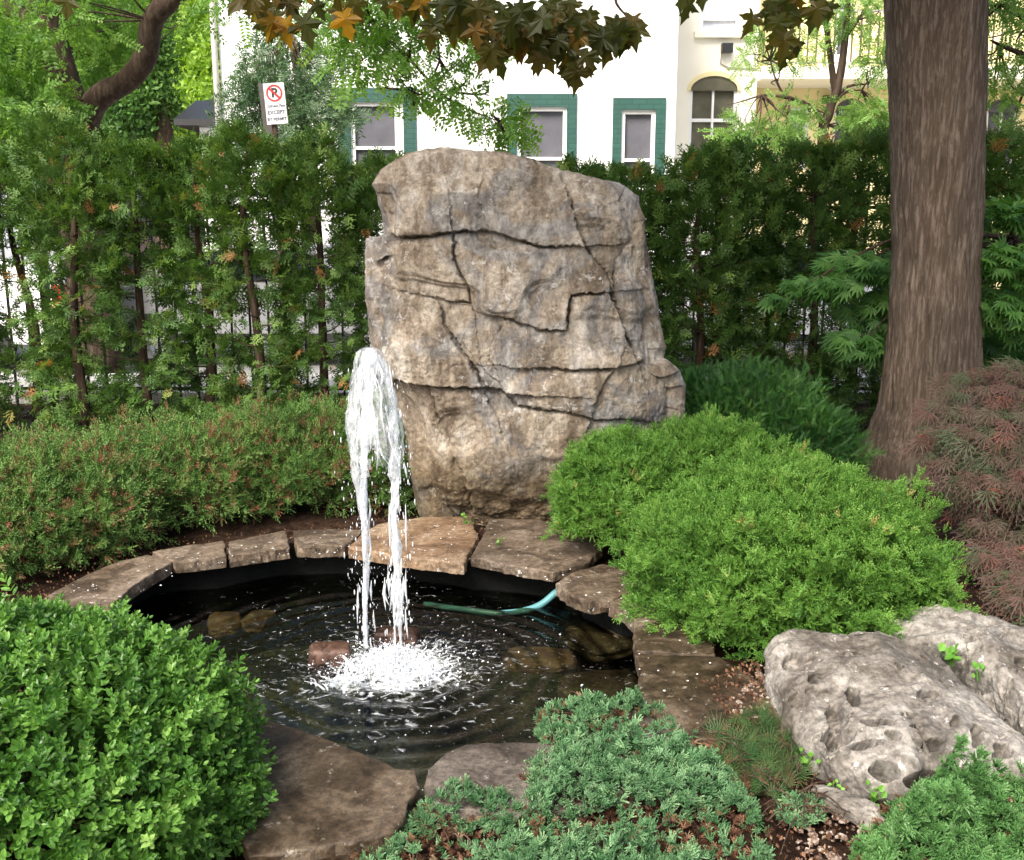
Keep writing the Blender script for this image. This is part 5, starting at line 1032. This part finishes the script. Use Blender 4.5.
tree('young_locust', 'slim young tree with pale feathery leaves in front of the cream building', [b_, P(822, 150, YS), P(828, 115, YS), P(838, 85, YS), P(844, 50, YS), P(848, 0, YS), P(852, -60, YS)], [.075, .065, .06, .052, .044, .036, .025],
     [(770, 115, 12.6, 36, 26, 150), (742, 130, 12.6, 28, 22, 110), (790, 140, 12.6, 30, 20, 80), (750, 105, 12.6, 16, 12, 30), (775, 75, 12.8, 26, 16, 50), (795, 50, 12.9, 30, 18, 60), (765, 30, 12.8, 18, 22, 26), (872, 110, 12.8, 26, 22, 80), (862, 130, 12.8, 22, 14, 40), (880, 55, 12.9, 22, 18, 40), (850, 15, 13, 40, 18, 70), (800, 15, 13, 26, 14, 30), (810, 105, 12.8, 14, 8, 10), (890, 150, 12.9, 22, 16, 40), (750, 60, 12.7, 14, 10, 14)],
     TF, M['l_loc2'], .95, 2.7, 'bark_red', limbs=[([P(835, 92, YS), P(830, 55, YS), P(824, 15, YS), P(810, -30, YS)], [.045, .035, .03, .02]), ([P(826, 125, YS), P(812, 108, YS-.1), P(790, 98, YS-.2), P(762, 95, YS-.3)], [.04, .03, .024, .012]), ([P(836, 95, YS), P(850, 86, YS), P(868, 84, YS)], [.025, .018, .008]), ([P(834, 102, YS), P(846, 92, YS), P(862, 90, YS)], [.025, .018, .008]), ([P(843, 40, YS), P(858, 20, YS), P(870, 0, YS)], [.03, .02, .015]), ([P(785, 98, YS-.2), P(776, 80, YS-.2), P(770, 60, YS-.2)], [.016, .012, .006])])
b_ = P(1090, 260, 9.6); b_[2] = 0
tree('street_tree', 'pale green tree reaching in at the right edge beside the big trunk', [b_, P(1085, 160, 9.6), P(1080, 80, 9.6), P(1090, -20, 9.6)], [.13, .12, .1, .08], [(1005, 20, 9.2, 28, 22, 60), (1010, 60, 9.2, 26, 16, 50), (1000, 95, 9.2, 20, 10, 26), (1040, 40, 9.4, 40, 40, 120), (1015, 130, 9.3, 18, 12, 18), (995, 5, 9.2, 18, 12, 20)], TF, M['l_loc2'], .9, 2.0, 'bark_red',
     limbs=[([P(1083, 110, 9.6), P(1040, 65, 9.4), P(1000, 45, 9.2), P(990, 40, 9.2)], [.05, .03, .015, .006]), ([P(1083, 90, 9.6), P(1030, 25, 9.4), P(1000, 5, 9.2)], [.05, .025, .008])])
b_ = P(310, 260, 13.2); b_[2] = 0
tree('willow_leaved_tree', 'grey green narrow leaved tree in front of the white house beside the sign', [b_, P(310, 200, 13.2), P(306, 150, 13.2), P(300, 90, 13.2), P(290, 30, 13.2)], [.12, .11, .09, .06, .03],
     [(270, 100, 13, 36, 38, 190), (300, 75, 13, 34, 30, 150), (310, 120, 12.8, 44, 30, 200), (325, 100, 12.8, 24, 20, 70), (245, 110, 13.2, 24, 26, 90), (270, 145, 13, 40, 18, 110), (255, 65, 13.4, 24, 22, 60), (285, 40, 13.4, 34, 24, 90), (330, 50, 13.4, 30, 26, 60)], TW, M['l_willow'], 1.0, 1.4, 'bark_dark', droop=.7)
b_ = P(165, 250, 19); b_[2] = 0
tree('bushy_tree', 'dense mid green tree behind the curving limb of the locust', [b_, P(165, 150, 19), P(160, 90, 19)], [.2, .16, .08], [(145, 95, 19, 34, 36, 130), (140, 50, 19, 30, 34, 100), (130, 110, 19, 40, 26, 90), (130, 0, 20, 50, 34, 110)], TK, M['l_mid'], 1.1, 5, 'bark_dark')
b_ = P(0, 250, 22); b_[2] = 0
tree('bushy_tree', 'dark green tree at the far left edge behind the locust trunk', [b_, P(5, 150, 22), P(8, 90, 22)], [.25, .2, .1], [(0, 80, 22, 60, 50, 200), (30, 110, 22, 40, 30, 100), (10, 20, 23, 70, 50, 150), (-60, 60, 22, 70, 70, 150), (70, 60, 23, 50, 60, 140), (90, 110, 21.5, 30, 24, 60), (60, 0, 24, 60, 50, 100)], TK, M['l_mid'], 1.3, 4, 'bark_dark')
b_ = P(215, 250, 30); b_[2] = 0
tree('lime_green_tree', 'bright yellow green tree in the gap left of the white house', [b_, P(214, 150, 30), P(212, 90, 30)], [.3, .25, .15], [(210, 60, 30, 45, 46, 170), (205, 110, 29, 40, 26, 100), (215, 10, 31, 55, 40, 150), (170, 70, 31, 50, 60, 120), (120, 90, 31, 60, 50, 120), (150, 20, 32, 80, 50, 150)], TK, M['l_lime'], 1.9, 4, 'bark_dark')
for i, (a, lb) in enumerate([(-200, 'tall tree far behind at the left, beyond the frame edge side'), (-60, 'tall dark tree in the farthest row behind the dark left tree'), (60, 'tall tree in the farthest row behind the locust trunk'), (180, 'tall tree in the farthest row seen left of the white house')]):
    b_ = P(a, 250, 42); b_[2] = 0
    tree('far_tree', lb, [b_, P(a, 150, 42), P(a, 60, 42)], [.4, .3, .2], [(a, 60, 42, 90, 90, 260), (a+30, 130, 41, 80, 50, 150), (a-40, 120, 41, 70, 50, 130), (a, -40, 42, 80, 60, 160)], TK, M['l_lime' if i == 3 else 'l_mid'], 2.8, 2.5, 'bark_dark', 'far row of trees')
# porch roof glimpsed beside the house
pr = Root('garden_shed', (P(165, 200, 17.5)[0], 17.5, 0), 'small dark roofed shed beside the white house, half hidden by leaves', 'shed')
xa, xb_ = P(190, 100, 17.5)[0], P(217, 100, 17.5)[0]; zr = P(0, 124, 17.5)[2]
MB().box(xa+.1, xb_-.1, 17.6, 19.5, 0, zr).build('wall', M['white_wall'], pr); MB().prism([(17.2, zr-.05), (17.2, zr+.05), (18.5, zr+.5), (19.8, zr+.05), (19.8, zr-.05)], xa-.2, xb_, 0).build('roof', M['iron'], pr)

# ------------------------------------------------------------------ litter, pebbles, weeds
def chips(n, pl, mat, size, name, label, z=.010, flat=.5):
    q = sample_poly(np.array([G(a, b, .02)[:2] for a, b in pl]), n); V, Fc = drops(np.column_stack([q, np.full(len(q), z)+gz(q[:, 0], q[:, 1])*.5]), size*(.3+1.3*RNG.random(len(q))**2), np.full(len(q), flat), np.column_stack([RNG.normal(0, .3, (len(q), 2)), np.ones(len(q))]))
    return tag(mesh(name, V, Fc, mat), label, name.replace('_', ' '), kind='stuff')
def leaves_on(n, pl, mat, size, name, label, z=.02):
    q = sample_poly(np.array([G(a, b, .02)[:2] for a, b in pl]), n); V, Fc, R = scatter([t_leafclump(99, 1, .0001, .02, .011)], np.column_stack([q, z+RNG.random(len(q))*.012]), RNG.normal(0, 1, (len(q), 3))*[1, 1, .15], size*RNG.uniform(.5, 1.3, len(q)), hint=(0, 0, 1))
    return tag(mesh(name, V, Fc, mat, rnd=R), label, name.replace('_', ' '), kind='stuff')
M['peb'] = stone_mat('pebbles', [(.10, .055, .04), (.22, .15, .11), (.42, .36, .31)], 60, fs=100, bd=.001)
chips(240, [(800, 800), (835, 785), (880, 800), (890, 830), (870, 880), (790, 880)], M['peb'], .009, 'pebbles', 'small pale pebbles scattered on the soil below the limestone rock')
chips(160, [(735, 690), (760, 670), (775, 700), (765, 730), (730, 720)], M['peb'], .008, 'stone_chips', 'pale stone chips beside the dark coping slab', z=.06)
leaves_on(420, [(700, 690), (760, 665), (780, 690), (775, 735), (735, 735)], M['l_dead'], 1.0, 'dead_leaves', 'reddish dead leaves gathered between the dark slab and the limestone rock', .055)
leaves_on(1500, [(700, 740), (790, 730), (880, 790), (880, 900), (300, 900), (300, 850), (430, 800), (600, 780)], M['l_dead'], .9, 'leaf_litter', 'brown leaf litter on the soil along the bottom edge', .012)
leaves_on(1400, [(0, 560), (200, 535), (560, 500), (560, 545), (350, 535), (230, 545), (120, 570), (0, 620)], M['l_dead'], .8, 'fallen_leaves', 'brown fallen leaves under the row of low shrubs', .015)
leaves_on(900, [(900, 560), (1024, 540), (1024, 640), (950, 640)], M['l_dead'], .9, 'maple_litter', 'brown litter on the soil under the red maple', .015)
n = 260; pl = np.array([G(a, b, .06)[:2] for a, b in [(60, 590), (230, 545), (350, 530), (460, 525), (600, 560), (680, 610), (720, 680), (640, 700), (630, 625), (560, 585), (465, 565), (230, 562), (100, 610)]]); q = sample_poly(pl, n)
q = q[:150]; V, Fc = drops(np.column_stack([q, np.full(len(q), .062)]), (.0015+.004*RNG.random(len(q))**2), np.full(len(q), .3)); tag(mesh('petals', V, Fc, M['trim']), 'tiny white petals fallen on the coping slabs', 'petals', kind='stuff')
def weed(px_, py_, z, n, s_, label):
    c = G(px_, py_, z); rt = Root('seedling', (c[0], c[1], z), label, 'weed'); q = c+RNG.normal(0, .018, (n, 3))*[1, .8, .6]+[0, 0, .02]
    t = T(); t.blade((0, 0, 0), (0, 0, 1), .028, .022, n=3); V, Fc, R = scatter([t.get()], q, rdir(n, .0), s_*RNG.uniform(.7, 1.1, n), hint=(0, -.5, 1)); part('leaves', V, Fc, M['l_weed'], rt, rnd=R)
    mb = MB()
    for k_ in q: mb.tube([c-[0, 0, .02], (c+k_)/2, k_], [.0015, .0012, .0008], 5)
    mb.build('stem', M['l_weed'], rt)
weed(466, 524, .05, 12, .7, 'small green seedling at the left foot of the boulder'); weed(497, 545, .05, 6, .6, 'tiny seedling on the slab before the boulder')
weed(952, 662, .14, 9, 1.3, 'three leaved weed growing in the hollow between the limestone rocks'); weed(978, 676, .13, 6, .9, 'small weed low between the two limestone rocks')
weed(806, 765, .02, 14, .7, 'light green weed at the left foot of the limestone rock'); weed(872, 800, .02, 16, .8, 'weed under the front overhang of the limestone rock'); weed(345, 852, .01, 8, .6, 'seedling in front of the large brown coping slab'); weed(835, 795, .02, 8, .6, 'little weed beside the pale elongated stone')
